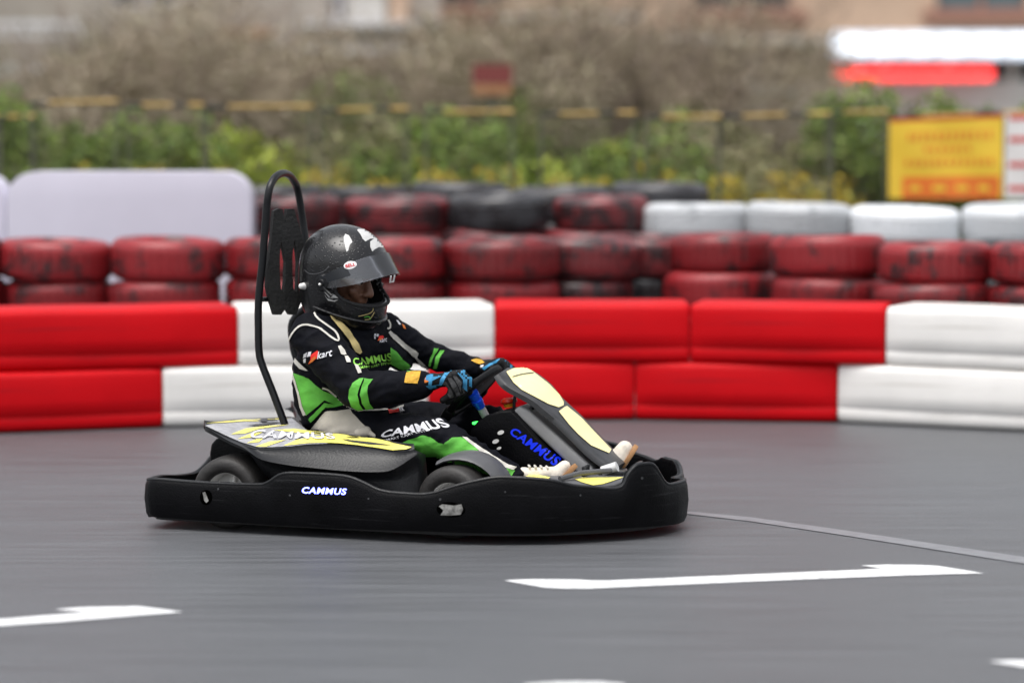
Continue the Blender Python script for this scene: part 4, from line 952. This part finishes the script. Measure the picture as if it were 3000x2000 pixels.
# joints
S_n, E_n, H_n = W(915, 985, -.15), W(1052, 1146, -.31), W(1232, 1126, -.27)
S_f, E_f, H_f = W(1118, 962, .10), W(1255, 1040, .17), W(1405, 1082, .15)
HIPn, KN_n, AN_n = W(1010, 1262, -.12), W(1290, 1282, -.34), W(1500, 1392, -.41)
HIPf, KN_f, AN_f = W(1060, 1240, .10), W(1448, 1240, .0), W(1690, 1375, -.12)
NECK = W(1018, 915, .0)
def torso(b_, k=1.0):
    secs = [(1020, 1262, .02, 118, .115, 55), (1008, 1225, .01, 128, .12, 58), (1000, 1180, .0, 142, .12, 70), (997, 1120, .0, 145, .125, 80), (998, 1060, .0, 143, .13, 88), (1006, 1010, .0, 134, .13, 88), (1010, 975, .0, 118, .12, 80), (1014, 940, .0, 88, .10, 70), (1020, 912, .0, 62, .075, 58)]
    rings = []
    ax = Vector((.72, .69, 0)); ay = Vector((-.69, .72, 0))
    for px, py, Y, wpx, dpt, _ in secs:
        c = W(px, py, Y); wv = wpx * .00127
        half_w = .184 * (wpx / 140); half_d = dpt * (wpx / 140) ** .3
        rings.append([c + (ax * math.copysign(abs(math.cos(t_)) ** .85, math.cos(t_)) * half_w * k + ay * math.copysign(abs(math.sin(t_)) ** .85, math.sin(t_)) * half_d * k) for t_ in [2 * math.pi * q / 24 for q in range(24)]])
    b_.rings(rings)
def limbset(b_, k=1.0):
    b_.cone(S_n, E_n, .084 * k, .069 * k); b_.cone(E_n, H_n, .068 * k, .052 * k)
    b_.cone(S_f, E_f, .064 * k, .050 * k); b_.cone(E_f, H_f, .050 * k, .040 * k)
    b_.cone(S_n, W(1000, 1000, -.02), .080 * k, .10 * k); b_.cone(S_f, W(1060, 1000, .03), .062 * k, .085 * k)
    b_.cone(HIPn, KN_n, .098 * k, .068 * k); b_.cone(KN_n, AN_n, .066 * k, .043 * k)
    b_.cone(HIPf, KN_f, .095 * k, .064 * k); b_.cone(KN_f, AN_f, .062 * k, .042 * k)
# helmet frame
HC = W(1008, 806, -.01); yaw_ = R(-31); pit = R(-15)
hf = Vector((math.cos(yaw_) * math.cos(pit), math.sin(yaw_) * math.cos(pit), math.sin(pit))); hl = Vector((0, 0, 1)).cross(hf).normalized(); hu = hf.cross(hl).normalized()
rl = R(4); hl, hu = (hl * math.cos(rl) + hu * math.sin(rl)), (hu * math.cos(rl) - hl * math.sin(rl))
def H(x, y, z): return HC + hf * x + hl * y + hu * z
# body with head and face, one continuous surface under the clothes
b_ = MB(); torso(b_, .86); limbset(b_, .78); b_.cone(NECK, H(-.01, 0, -.10), .062, .060)
rings = []
for z, fx, bx_, sx in [(-.125, .070, -.02, .03), (-.11, .092, -.05, .045), (-.08, .100, -.075, .060), (-.04, .100, -.09, .070), (0, .098, -.10, .075), (.04, .098, -.105, .077), (.08, .088, -.10, .070), (.11, .06, -.07, .05), (.125, .02, -.03, .02)]:
    cx, rx = (fx + bx_) / 2, (fx - bx_) / 2; rings.append([H(cx + rx * math.cos(t_), sx * math.sin(t_), z) for t_ in [2 * math.pi * q / 20 for q in range(20)]])
b_.rings(rings)
b_.cone(H(.102, 0, .015), H(.125, 0, -.035), .010, .016, 10)              # nose
b_.cone(H(.118, -.014, -.040), H(.110, .014, -.040), .010, .010, 8); b_.cone(H(.118, .014, -.040), H(.110, -.014, -.040), .010, .010, 8)
b_.cone(H(.098, -.024, -.066), H(.104, 0, -.063), .007, .010, 8); b_.cone(H(.098, .024, -.066), H(.104, 0, -.063), .007, .010, 8)
b_.cone(H(.098, -.020, -.078), H(.102, 0, -.077), .008, .011, 8); b_.cone(H(.098, .020, -.078), H(.102, 0, -.077), .008, .011, 8)
b_.cone(H(.094, -.05, .034), H(.100, -.012, .030), .010, .010, 8); b_.cone(H(.094, .05, .034), H(.100, .012, .030), .010, .010, 8)   # brow
b_.cone(H(.078, -.045, -.03), H(.085, -.03, -.05), .02, .018, 10); b_.cone(H(.078, .045, -.03), H(.085, .03, -.05), .02, .018, 10)  # cheeks
me = organic(b_, 'body', 'skin', .0055, 2); body = link('body', me, man)
for s_ in (-1, 1):
    b_ = MB(); c = H(.088, s_ * .032, .008); rings = []
    b_.cone(c, c + hf * .001, .0145, .0145, 12); e_ = b_.build('eye', 'eye', body)
    b_ = MB(); b_.cone(c + hf * .0105 - hu * .003, c + hf * .0115 - hu * .003, .0066, .0066, 10); b_.build('iris', 'iris', e_)
# racing suit
b_ = MB(); torso(b_); limbset(b_)
b_.cone(W(1000, 930, -.04), W(1060, 925, .03), .062, .058)
b_.cone(HIPn, HIPf, .10, .10); b_.cone(W(1120, 1195, -.02), W(1165, 1222, .0), .085, .05)
b_.cone(W(1118, 1020, .02), W(1180, 1060, .11), .045, .035)
me = organic(b_, 'racing_suit', 'suit', .0075, 5, folds); suit = link('racing_suit', me, man); T_s = bvh(suit)
ST = 8
def ss(nm, p, m_, off=.003, j=.06): return sheet(nm, p, T_s, m_, suit, off, ST, j)
ss('green_panel', [(860, 1092), (905, 1108), (925, 1128), (948, 1145), (978, 1157), (1010, 1188), (990, 1188), (950, 1172), (898, 1216), (888, 1190), (878, 1150), (868, 1115)], 'green')
ss('side_stripe', [(850, 1080), (860, 1093), (868, 1115), (878, 1150), (888, 1190), (898, 1214), (890, 1216), (880, 1190), (872, 1150), (861, 1112)], 'piping', .0045)
ss('green_stripe', [(905, 1226), (950, 1180), (985, 1184), (1012, 1187), (985, 1194), (953, 1192), (912, 1236)], 'green', .0045)
ss('beige_panel', [(910, 1258), (952, 1205), (985, 1205), (1026, 1199), (1034, 1212), (1085, 1262), (1075, 1280), (1000, 1275), (950, 1270)], 'beige')
ss('green_panel', [(1143, 1018), (1160, 1030), (1178, 1052), (1200, 1070), (1215, 1090), (1195, 1090), (1168, 1078), (1143, 1064)], 'green')
ss('sleeve_stripe', [(1136, 975), (1142, 970), (1160, 982), (1190, 1008), (1226, 1033), (1222, 1046), (1260, 1080), (1295, 1092), (1270, 1092), (1240, 1078), (1215, 1046), (1180, 1020), (1150, 995)], 'piping', .0045)
for q_ in ([(1272, 1022), (1284, 1022), (1270, 1045), (1262, 1072), (1256, 1070), (1262, 1042)], [(1288, 1026), (1302, 1028), (1288, 1050), (1280, 1078), (1270, 1077), (1276, 1050)]): ss('green_cuff_band', q_, 'green', .0045)
for q_ in ([(1052, 1110), (1066, 1109), (1054, 1130), (1048, 1155), (1052, 1180), (1064, 1197), (1048, 1200), (1030, 1188), (1022, 1165), (1024, 1140), (1034, 1122)], [(1068, 1110), (1092, 1112), (1078, 1130), (1074, 1150), (1082, 1178), (1094, 1194), (1072, 1198), (1060, 1180), (1055, 1155), (1060, 1128)]): ss('green_cuff_band', q_, 'green', .0045)
ss('collar_flap', [(966, 908), (974, 912), (980, 932), (1004, 950), (1025, 972), (1048, 1008), (1058, 1032), (1052, 1037), (1040, 1030), (1020, 996), (1000, 972), (984, 954), (968, 935), (962, 920)], 'gold_strap', .006)
for q_ in ([(916, 898), (919, 915), (930, 934), (958, 955), (980, 972), (990, 988), (990, 997), (982, 997), (960, 980)], [(960, 980), (935, 962), (905, 952), (885, 953), (868, 965), (852, 988), (842, 1015)], [(1136, 938), (1142, 952), (1140, 962), (1132, 963)]): ss('piping', band(q_, 5), 'piping', .0045)
ss('piping', band([(944, 1136), (962, 1143), (985, 1162), (1010, 1186), (1040, 1200), (1090, 1203), (1130, 1201), (1180, 1188)], 5), 'piping', .0045)
for q_ in ([(990, 1016), (998, 1014), (1008, 1026), (1014, 1040), (1006, 1041), (998, 1038)], [(1009, 1044), (1018, 1044), (1026, 1054), (1027, 1062), (1016, 1062)], [(1038, 1068), (1048, 1072), (1056, 1084), (1058, 1093), (1048, 1095)], [(856, 1048), (866, 1050), (884, 1068), (904, 1086), (898, 1086), (880, 1080), (866, 1066)]): ss('shoulder_patch', q_, 'piping', .0045)
text('chest_lettering', 'CAMMUS', [(1030, 1052), (1143, 1032), (1146, 1054), (1038, 1074)], T_s, 'lime_print', suit, .004, 7, .02)
text('chest_lettering', 'SMART KART SYSTEM', [(1050, 1076), (1146, 1057), (1147, 1063), (1052, 1083)], T_s, 'lime_print', suit, .004, 7, .005)
def logo(x, y, s, sl=-.18, k=True):
    f = lambda pts: [(x + a * s, y + (b__ + a * sl) * s) for a, b__ in pts]
    ss('logo_flag', f([(0, 2), (10, 0), (8, 12), (-2, 14)]), 'white_print', .0045); ss('logo_flag', f([(13, 0), (22, 0), (19, 12), (10, 13)]), 'white_print', .0045); ss('logo_flag', f([(-1, 17), (7, 16), (6, 27), (0, 27)]), 'white_print', .0045)
    ss('logo_flame', f([(20, 10), (30, 4), (40, 0), (44, 8), (38, 22), (26, 30), (14, 34), (20, 22)]), 'red_print', .005); ss('logo_flame', f([(24, 20), (34, 14), (36, 22), (26, 30), (15, 33)]), 'orange_print', .006)
    if k: text('logo_lettering', 'kart', [f([(42, 4)])[0], f([(84, 4)])[0], f([(81, 24)])[0], f([(40, 26)])[0]], T_s, 'white_print', suit, .0055, 7, .015)
logo(892, 1034, 1.0)
logo(1094, 976, .62, .25, False)
text('logo_lettering', 'kart', [(1110, 990), (1133, 989), (1132, 1003), (1110, 1005)], T_s, 'white_print', suit, .0045, 7, .015)
for q_ in ([(1158, 938), (1164, 940), (1174, 953), (1168, 953)],): ss('shoulder_print', q_, 'white_print', .0045)
ss('shoulder_print', [(1176, 950), (1184, 956), (1188, 965), (1180, 962)], 'orange_print', .0045)
# leg prints
text('thigh_lettering', 'CAMMUS', [(1128, 1262), (1290, 1226), (1322, 1252), (1112, 1282)], T_s, 'white_print', suit, .004, 8, .03)
text('thigh_lettering', 'SMART KART SYSTEM', [(1126, 1286), (1262, 1254), (1268, 1260), (1128, 1292)], T_s, 'white_print', suit, .004, 8, .005)
ss('green_panel', [(1160, 1305), (1200, 1286), (1240, 1275), (1262, 1280), (1285, 1296), (1300, 1300), (1325, 1282), (1350, 1280), (1368, 1290), (1420, 1330), (1470, 1365), (1508, 1378), (1498, 1396), (1470, 1398), (1440, 1392), (1400, 1380), (1330, 1370), (1280, 1360), (1210, 1345)], 'green')
ss('shin_stripe', [(1352, 1279), (1366, 1282), (1400, 1306), (1450, 1338), (1490, 1362), (1512, 1367), (1502, 1376), (1480, 1370), (1430, 1340), (1380, 1302)], 'piping', .0045)
ss('red_badge', [(1136, 1201), (1164, 1193), (1170, 1207), (1142, 1214)], 'red_print', .0045)
text('badge_lettering', 'RK', [(1166, 1194), (1178, 1190), (1182, 1202), (1171, 1205)], T_s, 'white_print', suit, .0045, 7)
b_ = MB(); b_.cone(W(1205, 1218, .02), W(1214, 1232, .02), .014, .018, 10); b_.cone(W(1052, 1268, -.29), W(1072, 1263, -.28), .018, .02, 10); b_.cone(W(1072, 1263, -.28), W(1096, 1276, -.29), .014, .008, 10)
link('lap_tie', organic(b_, 'lap_tie', 'beige', .004, 2), suit)

# helmet
LV = [(-.172, .125, -.085, .098), (-.165, .150, -.110, .112), (-.15, .170, -.125, .122), (-.12, .184, -.142, .132), (-.085, .186, -.155, .140), (-.05, .182, -.165, .146), (-.015, .176, -.170, .150), (.02, .172, -.173, .152), (.055, .165, -.172, .150), (.09, .150, -.162, .143), (.12, .130, -.145, .128), (.145, .105, -.120, .106), (.165, .074, -.090, .078), (.178, .042, -.055, .045), (.184, .012, -.02, .014)]
zz = cat([Vector((z, 0, 0)) for z, *_ in LV], 5); ff_ = cat([Vector((f, 0, 0)) for _, f, *_ in LV], 5); kk = cat([Vector((k, 0, 0)) for _, _, k, _ in LV], 5); s__ = cat([Vector((s_, 0, 0)) for *_, s_ in LV], 5)
def hsurf(az, z, off=0.0):
    i = min(range(len(zz) - 1), key=lambda q: abs(zz[q].x - z)); i = i - 1 if zz[i].x > z and i > 0 else i; i = min(i, len(zz) - 2)
    u = (z - zz[i].x) / max(1e-6, zz[i + 1].x - zz[i].x); F = ff_[i].x * (1 - u) + ff_[i + 1].x * u; B = kk[i].x * (1 - u) + kk[i + 1].x * u; S_ = s__[i].x * (1 - u) + s__[i + 1].x * u
    c_, s_ = math.cos(az), math.sin(az); cx = .0; x = (F if c_ > 0 else -B) * abs(c_) ** .94 * (1 if c_ > 0 else -1)
    o = Vector((x, S_ * math.copysign(abs(s_) ** .94, s_), z)); nrm = Vector((c_ / .17, s_ / .15, z / .2)).normalized()
    return o + nrm * off
def port(az, z):                                          # > 1 outside the eye opening
    return (abs(az) / R(70)) ** 4 + (abs(z + .006) / .054) ** 2.6
NA = 144
def shell(off, zlo=0):
    b_ = MB(); vs = []; fs = []
    for q in zz:
        for k in range(NA): az = -math.pi + 2 * math.pi * k / NA; v_ = hsurf(az, q.x, off); vs.append(H(*v_))
    for i in range(len(zz) - 1):
        for k in range(NA):
            az = -math.pi + 2 * math.pi * (k + .5) / NA; z = (zz[i].x + zz[i + 1].x) / 2
            if port(az, z) > 1: k2 = (k + 1) % NA; fs.append((i * NA + k, i * NA + k2, (i + 1) * NA + k2, (i + 1) * NA + k))
    fs.append(tuple((len(zz) - 1) * NA + k for k in range(NA)))
    b_.add(vs, fs); return b_
hel = link('helmet', modded(shell(0).mesh('helmet', 'helmet_shell', sharp=180), [('SOLIDIFY', dict(thickness=.018, offset=-1 ))]), man)
hel.data.materials.clear(); hel.data.materials.append(M['helmet_shell'])
lin = shell(-.02).build('lining', 'padding', hel, sharp=180)
def port_path(off, n=72, sc=1.0):
    out = []
    for k in range(n):
        t_ = 2 * math.pi * k / n; c_, s_ = math.cos(t_), math.sin(t_); lo, hi = 0, 2.2
        for _ in range(24):
            m_ = (lo + hi) / 2
            if port(c_ * R(70) * m_, -.006 + s_ * .054 * m_) > 1: hi = m_
            else: lo = m_
        out.append(H(*hsurf(c_ * R(70) * lo * sc, -.006 + s_ * .054 * lo * sc, off)))
    return out
b_ = MB(); b_.tube(port_path(.001), .0065, 8, closed=True); b_.build('opening_trim', 'padding', hel)
b_ = MB(); pa = [H(*hsurf(2 * math.pi * k / 60, -.168, .001)) for k in range(60)]; b_.tube(pa, .007, 8, closed=True); b_.build('lower_trim', 'padding', hel)
b_ = MB(); pa = [H(*hsurf(R(-95 + 190 * k / 40), -.108 - .012 * abs(math.cos(R(-95 + 190 * k / 40))), .004)) for k in range(41)]; b_.tube(pa, .006, 8); b_.build('chin_vent_ridge', 'helmet_shell', hel)
# visor, swung up around the side pivots
piv = (.02, -.002); an = R(39)
def vis(az, z, off=.010):
    off += .008 * max(0, math.cos(az))
    v_ = hsurf(az, z, off); dx, dz = v_.x - piv[0], v_.z - piv[1]; v_.x = piv[0] + dx * math.cos(an) - dz * math.sin(an) * 1.0; v_.z = piv[1] + dz * math.cos(an) + dx * math.sin(an) * 1.0
    return H(v_.x, v_.y * 1.02, v_.z)
def vz(az, u):                                           # narrows toward the pivots
    k = min(1, abs(az) / R(86)); top = .022 * (1 - k ** 3) + .016 * k ** 3; bot = -.066 * (1 - k ** 3) - .022 * k ** 3; return bot + (top - bot) * u
b_ = MB(); nx = 60; grid = []
for off in (.010, .0125):
    grid.append([[vis(R(-86 + 172 * i / nx), vz(R(-86 + 172 * i / nx), j / 8), off) for j in range(9)] for i in range(nx + 1)])
b_.rings([a_ + b2[::-1] for a_, b2 in zip(*grid)]); vsr = b_.build('visor', 'visor', hel, sharp=60)
def vpatch(nm, a0, a1, u0, u1, m_, off=.0135):
    b_ = MB(); n_ = 14; vs = [vis(R(a0 + (a1 - a0) * i / n_), vz(R(a0 + (a1 - a0) * i / n_), u0 + (u1 - u0) * j / 2), off) for i in range(n_ + 1) for j in range(3)]
    b_.add(vs, [(i * 3 + j, (i + 1) * 3 + j, (i + 1) * 3 + j + 1, i * 3 + j + 1) for i in range(n_) for j in range(2)]); return b_.build(nm, m_, vsr)
M['tint'] = mat('tint', (.012, .014, .018), .25)
vpatch('visor_strip', -84, -50, .45, .99, 'tint'); vpatch('visor_edge', -84, 84, .0, .035, 'visor', .0145)
for s_ in (-1, 1):
    c = hsurf(s_ * R(83), -.004, .0); b_ = MB(); nrm = (H(c.x, c.y, c.z) - H(c.x, c.y * .8, c.z)).normalized(); o_ = H(c.x - .005, c.y, c.z)
    b_.lathe([(.001, .024), (.012, .024), (.015, .018), (.026, .017), (.032, .010), (.034, -.01)], o_, nrm, 24); b_.tube([o_ + nrm * .014 + hu * .016, o_ + nrm * .018 - hf * .004, o_ + nrm * .014 - hu * .02 + hf * .02, o_ + nrm * .012 - hu * .034 + hf * .05], .006, 8, smooth=4); pv = b_.build('visor_pivot', 'frame_black', hel)
    b_ = MB(); b_.cone(o_ + nrm * .024 - hu * .004, o_ + nrm * .026 - hu * .004, .005, .005, 8); b_.build('screw', 'alu', pv)
b_ = MB(); tp = vis(0, -.070, .012); b_.tube([tp - hl * .012, tp - hl * .010 - hu * .024, tp + hl * .010 - hu * .024, tp + hl * .012], .0035, 6); b_.build('visor_tab', 'white_plastic', vsr)
T_v = bvh(hel)
T_hv = bvh(hel, vsr)
sheet('badge', ell(1026, 777, 19, 11.5, -12), T_hv, 'badge_white', vsr, .0035, 8, .05)
text('badge_lettering', 'BELL', [(1011, 776), (1039, 769), (1041, 779), (1013, 785)], T_hv, 'badge_red', vsr, .005, 6, .035)
def hh(nm, p, m_, off=.0015): return sheet(nm, p, T_v, m_, hel, off, 6, .05)
hh('white_flame_graphic', [(1046, 675), (1056, 665), (1075, 663), (1096, 669), (1112, 684), (1122, 700), (1130, 716), (1120, 707), (1104, 699), (1084, 700), (1070, 708), (1062, 700), (1056, 688)], 'helmet_white')
hh('white_flame_graphic', [(1084, 708), (1098, 698), (1112, 702), (1124, 714), (1131, 728), (1110, 724), (1098, 730), (1090, 737), (1084, 724)], 'helmet_white')
hh('white_flame_graphic', [(1099, 674), (1110, 676), (1124, 690), (1132, 706), (1128, 708), (1116, 692)], 'helmet_white')
hh('white_flame_graphic', [(1007, 694), (1012, 686), (1022, 690), (1030, 704), (1032, 710), (1024, 718), (1020, 735), (1015, 738), (1011, 722), (1008, 708)], 'helmet_white')
hh('red_number_sticker', ell(1128, 767, 13, 6, -12), 'badge_white') if False else None
hh('sticker', [(950, 855), (965, 856), (982, 864), (993, 873), (980, 872), (962, 868)], 'helmet_white'); hh('sticker', [(950, 862), (960, 874), (978, 880), (992, 877), (980, 883), (962, 880)], 'helmet_white')
text('sticker_lettering', 'RS7', [(963, 864), (979, 867), (978, 875), (962, 872)], T_v, 'helmet_white', hel, .002, 7, .02)
for q_ in ([(1050, 926), (1075, 920), (1090, 912), (1093, 900)], [(1068, 936), (1082, 934), (1090, 925), (1096, 914)]): hh('yellow_line', band(q_, 2.2), 'gold_strap')
hh('green_line', band([(1066, 929), (1080, 927), (1085, 935)], 2.2), 'green'); hh('green_line', band([(1125, 936), (1130, 925), (1136, 918)], 2.2), 'green')
hh('screw_cap', ell(975, 845, 4, 4), 'grey_plastic'); 
b_ = MB(); p = T_v.ray_cast(CAM, ray(893, 838).normalized())
p = p[0] if p[0] else W(893, 838, 0); b_.cone(p + Vector((.006, .01, 0)), p + Vector((-.012, -.004, 0)), .016, .011, 12); b_.build('rear_post', 'alu', hel)
hh('seam_line', band([(893, 790), (905, 800), (925, 802), (948, 795), (965, 780)], 2), 'grey_plastic')

# gloves
def glove(name, wrist, elbow, kn, fingers, thumb, cf=1.0):
    b_ = MB(); d = (wrist - elbow).normalized()
    b_.cone(wrist - d * .050, wrist - d * .005, .057 * cf, .044 * cf)
    b_.cone(wrist, wrist.lerp((kn[0] + kn[-1]) / 2, .4), .034, .032)
    for k in kn: b_.cone(wrist.lerp(k, .15), k, .025, .0185)
    b_.cone(wrist.lerp(thumb[0], .3), thumb[0], .024, .019)
    ths = list(zip(thumb, thumb[1:], (.0175, .0155), (.0155, .013)))
    for p, q, r1, r2 in ths: b_.cone(p, q, r1, r2)
    for f, k in zip(fingers, kn):
        ch = [k] + f
        for j, (p, q) in enumerate(zip(ch, ch[1:])): b_.cone(p, q, .0165 - .0014 * j, .0152 - .0014 * j)
    return link(name, organic(b_, name, 'glove_black', .0032, 2, lambda c: .0012 * wn(c, 60)), man)
kn = [W(1352, 1096, -.255), W(1336, 1098, -.292), W(1318, 1104, -.322), W(1302, 1112, -.345)]
fg = []
for i, k in enumerate(kn):
    d = Vector((-.0 * i, 0, 0)); a_ = [(26, 22, .01), (22, 52, .022), (-6, 72, .03)][:3] if i < 3 else [(22, 20, .01), (18, 44, .02), (-4, 60, .028)]
    base_px = [(1352, 1096), (1336, 1098), (1318, 1104), (1302, 1112)][i]; y0 = [-.255, -.292, -.322, -.345][i]
    fg.append([W(base_px[0] + dx, base_px[1] + dy, y0 + dY * .6) for dx, dy, dY in a_])
th = [W(1290, 1120, -.21), W(1325, 1120, -.185), W(1352, 1128, -.19)]
gn = glove('glove', H_n, E_n, kn, fg, th)
kn2 = [W(1462, 1062, .07), W(1470, 1062, .105), W(1478, 1066, .138), W(1484, 1072, .168)]
fg2 = [[W(x + 20, y + 14, Y), W(x + 22, y + 36, Y - .01), W(x + 4, y + 48, Y - .02)] for (x, y, Y) in [(1462, 1062, .07), (1470, 1062, .105), (1478, 1066, .138), (1484, 1072, .168)]]
th2 = [W(1440, 1082, .05), W(1456, 1094, .03), W(1470, 1104, .035)]
gf = glove('glove', H_f, E_f, kn2, fg2, th2, .70)
for g_, lst in ((gn, [('blue', [(1222, 1088), (1250, 1092), (1240, 1130), (1234, 1168), (1216, 1162), (1218, 1120)]), ('blue', [(1268, 1090), (1292, 1078), (1320, 1074), (1340, 1076), (1318, 1090), (1306, 1104), (1298, 1122), (1284, 1140), (1290, 1112), (1300, 1096)]),
                 ('blue', [(1330, 1074), (1352, 1078), (1370, 1088), (1382, 1108), (1382, 1136), (1368, 1146), (1354, 1136), (1356, 1112), (1342, 1096)]), ('blue', [(1232, 1106), (1262, 1096), (1294, 1102), (1262, 1118)]), ('blue', [(1262, 1086), (1272, 1084), (1262, 1150), (1250, 1156)]), ('blue', [(1226, 1160), (1262, 1156), (1284, 1146), (1280, 1152), (1256, 1164)]), ('blue', [(1236, 1130), (1270, 1128), (1290, 1124), (1284, 1134), (1255, 1138)]),
                 ('orange', [(1238, 1104), (1258, 1102), (1256, 1118), (1242, 1122)]), ('white', [(1232, 1132), (1250, 1130), (1244, 1158), (1230, 1158)])]),
                (gf, [('blue', [(1412, 1078), (1436, 1064), (1452, 1056), (1466, 1050), (1455, 1062), (1432, 1074), (1420, 1084)]), ('blue', [(1470, 1052), (1486, 1050), (1500, 1056), (1506, 1074), (1500, 1084), (1490, 1078), (1486, 1062)]), ('white', [(1408, 1070), (1418, 1068), (1416, 1075), (1408, 1077)])])):
    T_g = bvh(g_)
    for c_, p in lst if isinstance(lst, (list, tuple)) else []:
        sheet('%s_trim' % c_, p, T_g, {'blue': 'glove_blue', 'orange': 'orange_print', 'white': 'white_print'}[c_], g_, .0016, 6, .03)
T_a = bvh(suit, gn, gf)
sheet('gold_patch', [(1190, 1093), (1204, 1089), (1232, 1089), (1228, 1104), (1222, 1124), (1200, 1122), (1184, 1121), (1187, 1104)], bvh(suit, gn), 'glove_gold', gn, .004, 7)
sheet('gold_patch', [(1380, 1056), (1396, 1051), (1412, 1056), (1422, 1064), (1408, 1068), (1394, 1064)], bvh(suit, gf), 'glove_gold', gf, .004, 7)
T_g = bvh(gn)
for i, p in enumerate([[(1310, 1108), (1322, 1106), (1340, 1130), (1348, 1156), (1338, 1160), (1326, 1138)], [(1326, 1102), (1336, 1102), (1356, 1126), (1362, 1150), (1352, 1156), (1342, 1130)], [(1294, 1120), (1306, 1116), (1322, 1140), (1330, 1162), (1318, 1166), (1306, 1146)]]):
    sheet('finger_panel', p, T_g, 'glove_grey', gn, .0014, 6, .03)

# shoes
def shoe(ankle, heel, ball, toe, w_):
    b_ = MB(); b_.cone(ankle, heel, .030 * w_, .030 * w_); b_.cone(heel, ball, .030 * w_, .034 * w_); b_.cone(ankle, ball, .026 * w_, .030 * w_); b_.cone(ball, toe, .034 * w_, .026 * w_)
    d = (toe - heel).normalized(); s_ = Vector((0, 1, 0)); s_ = (s_ - d * s_.dot(d)).normalized(); nn = s_.cross(d).normalized()
    if nn.x < 0: nn = -nn
    o = link('shoe', organic(b_, 'shoe', 'shoe', .0045, 3), man)
    b_ = MB(); L_ = (toe - heel).length; out = []
    for k in range(28):
        t_ = 2 * math.pi * k / 28; u = math.cos(t_); v_ = math.sin(t_); wd = (.034 + .008 * u) * w_; out.append(heel + d * (L_ / 2 + (L_ / 2 + .036) * u) + s_ * v_ * wd + nn * .018 * w_)
    b_.prism(out, nn * .016); b_.build('sole', 'sole', o, bevel=.003)
    for k in range(4):
        c = ankle.lerp(ball, .35 + .16 * k) - nn * (.036 - .002 * k) ; b_ = MB(); b_.tube([c - s_ * .02 + nn * .004, c - nn * .004, c + s_ * .02 + nn * .004], .004, 6); b_.build('lace', 'piping', o)
    return o
shoe(W(1535, 1388, -.40), W(1610, 1404, -.40), W(1636, 1386, -.40), W(1654, 1366, -.40), .86)
shoe(W(1725, 1368, -.16), W(1785, 1378, -.16), W(1814, 1342, -.16), W(1830, 1314, -.16), 1.15)
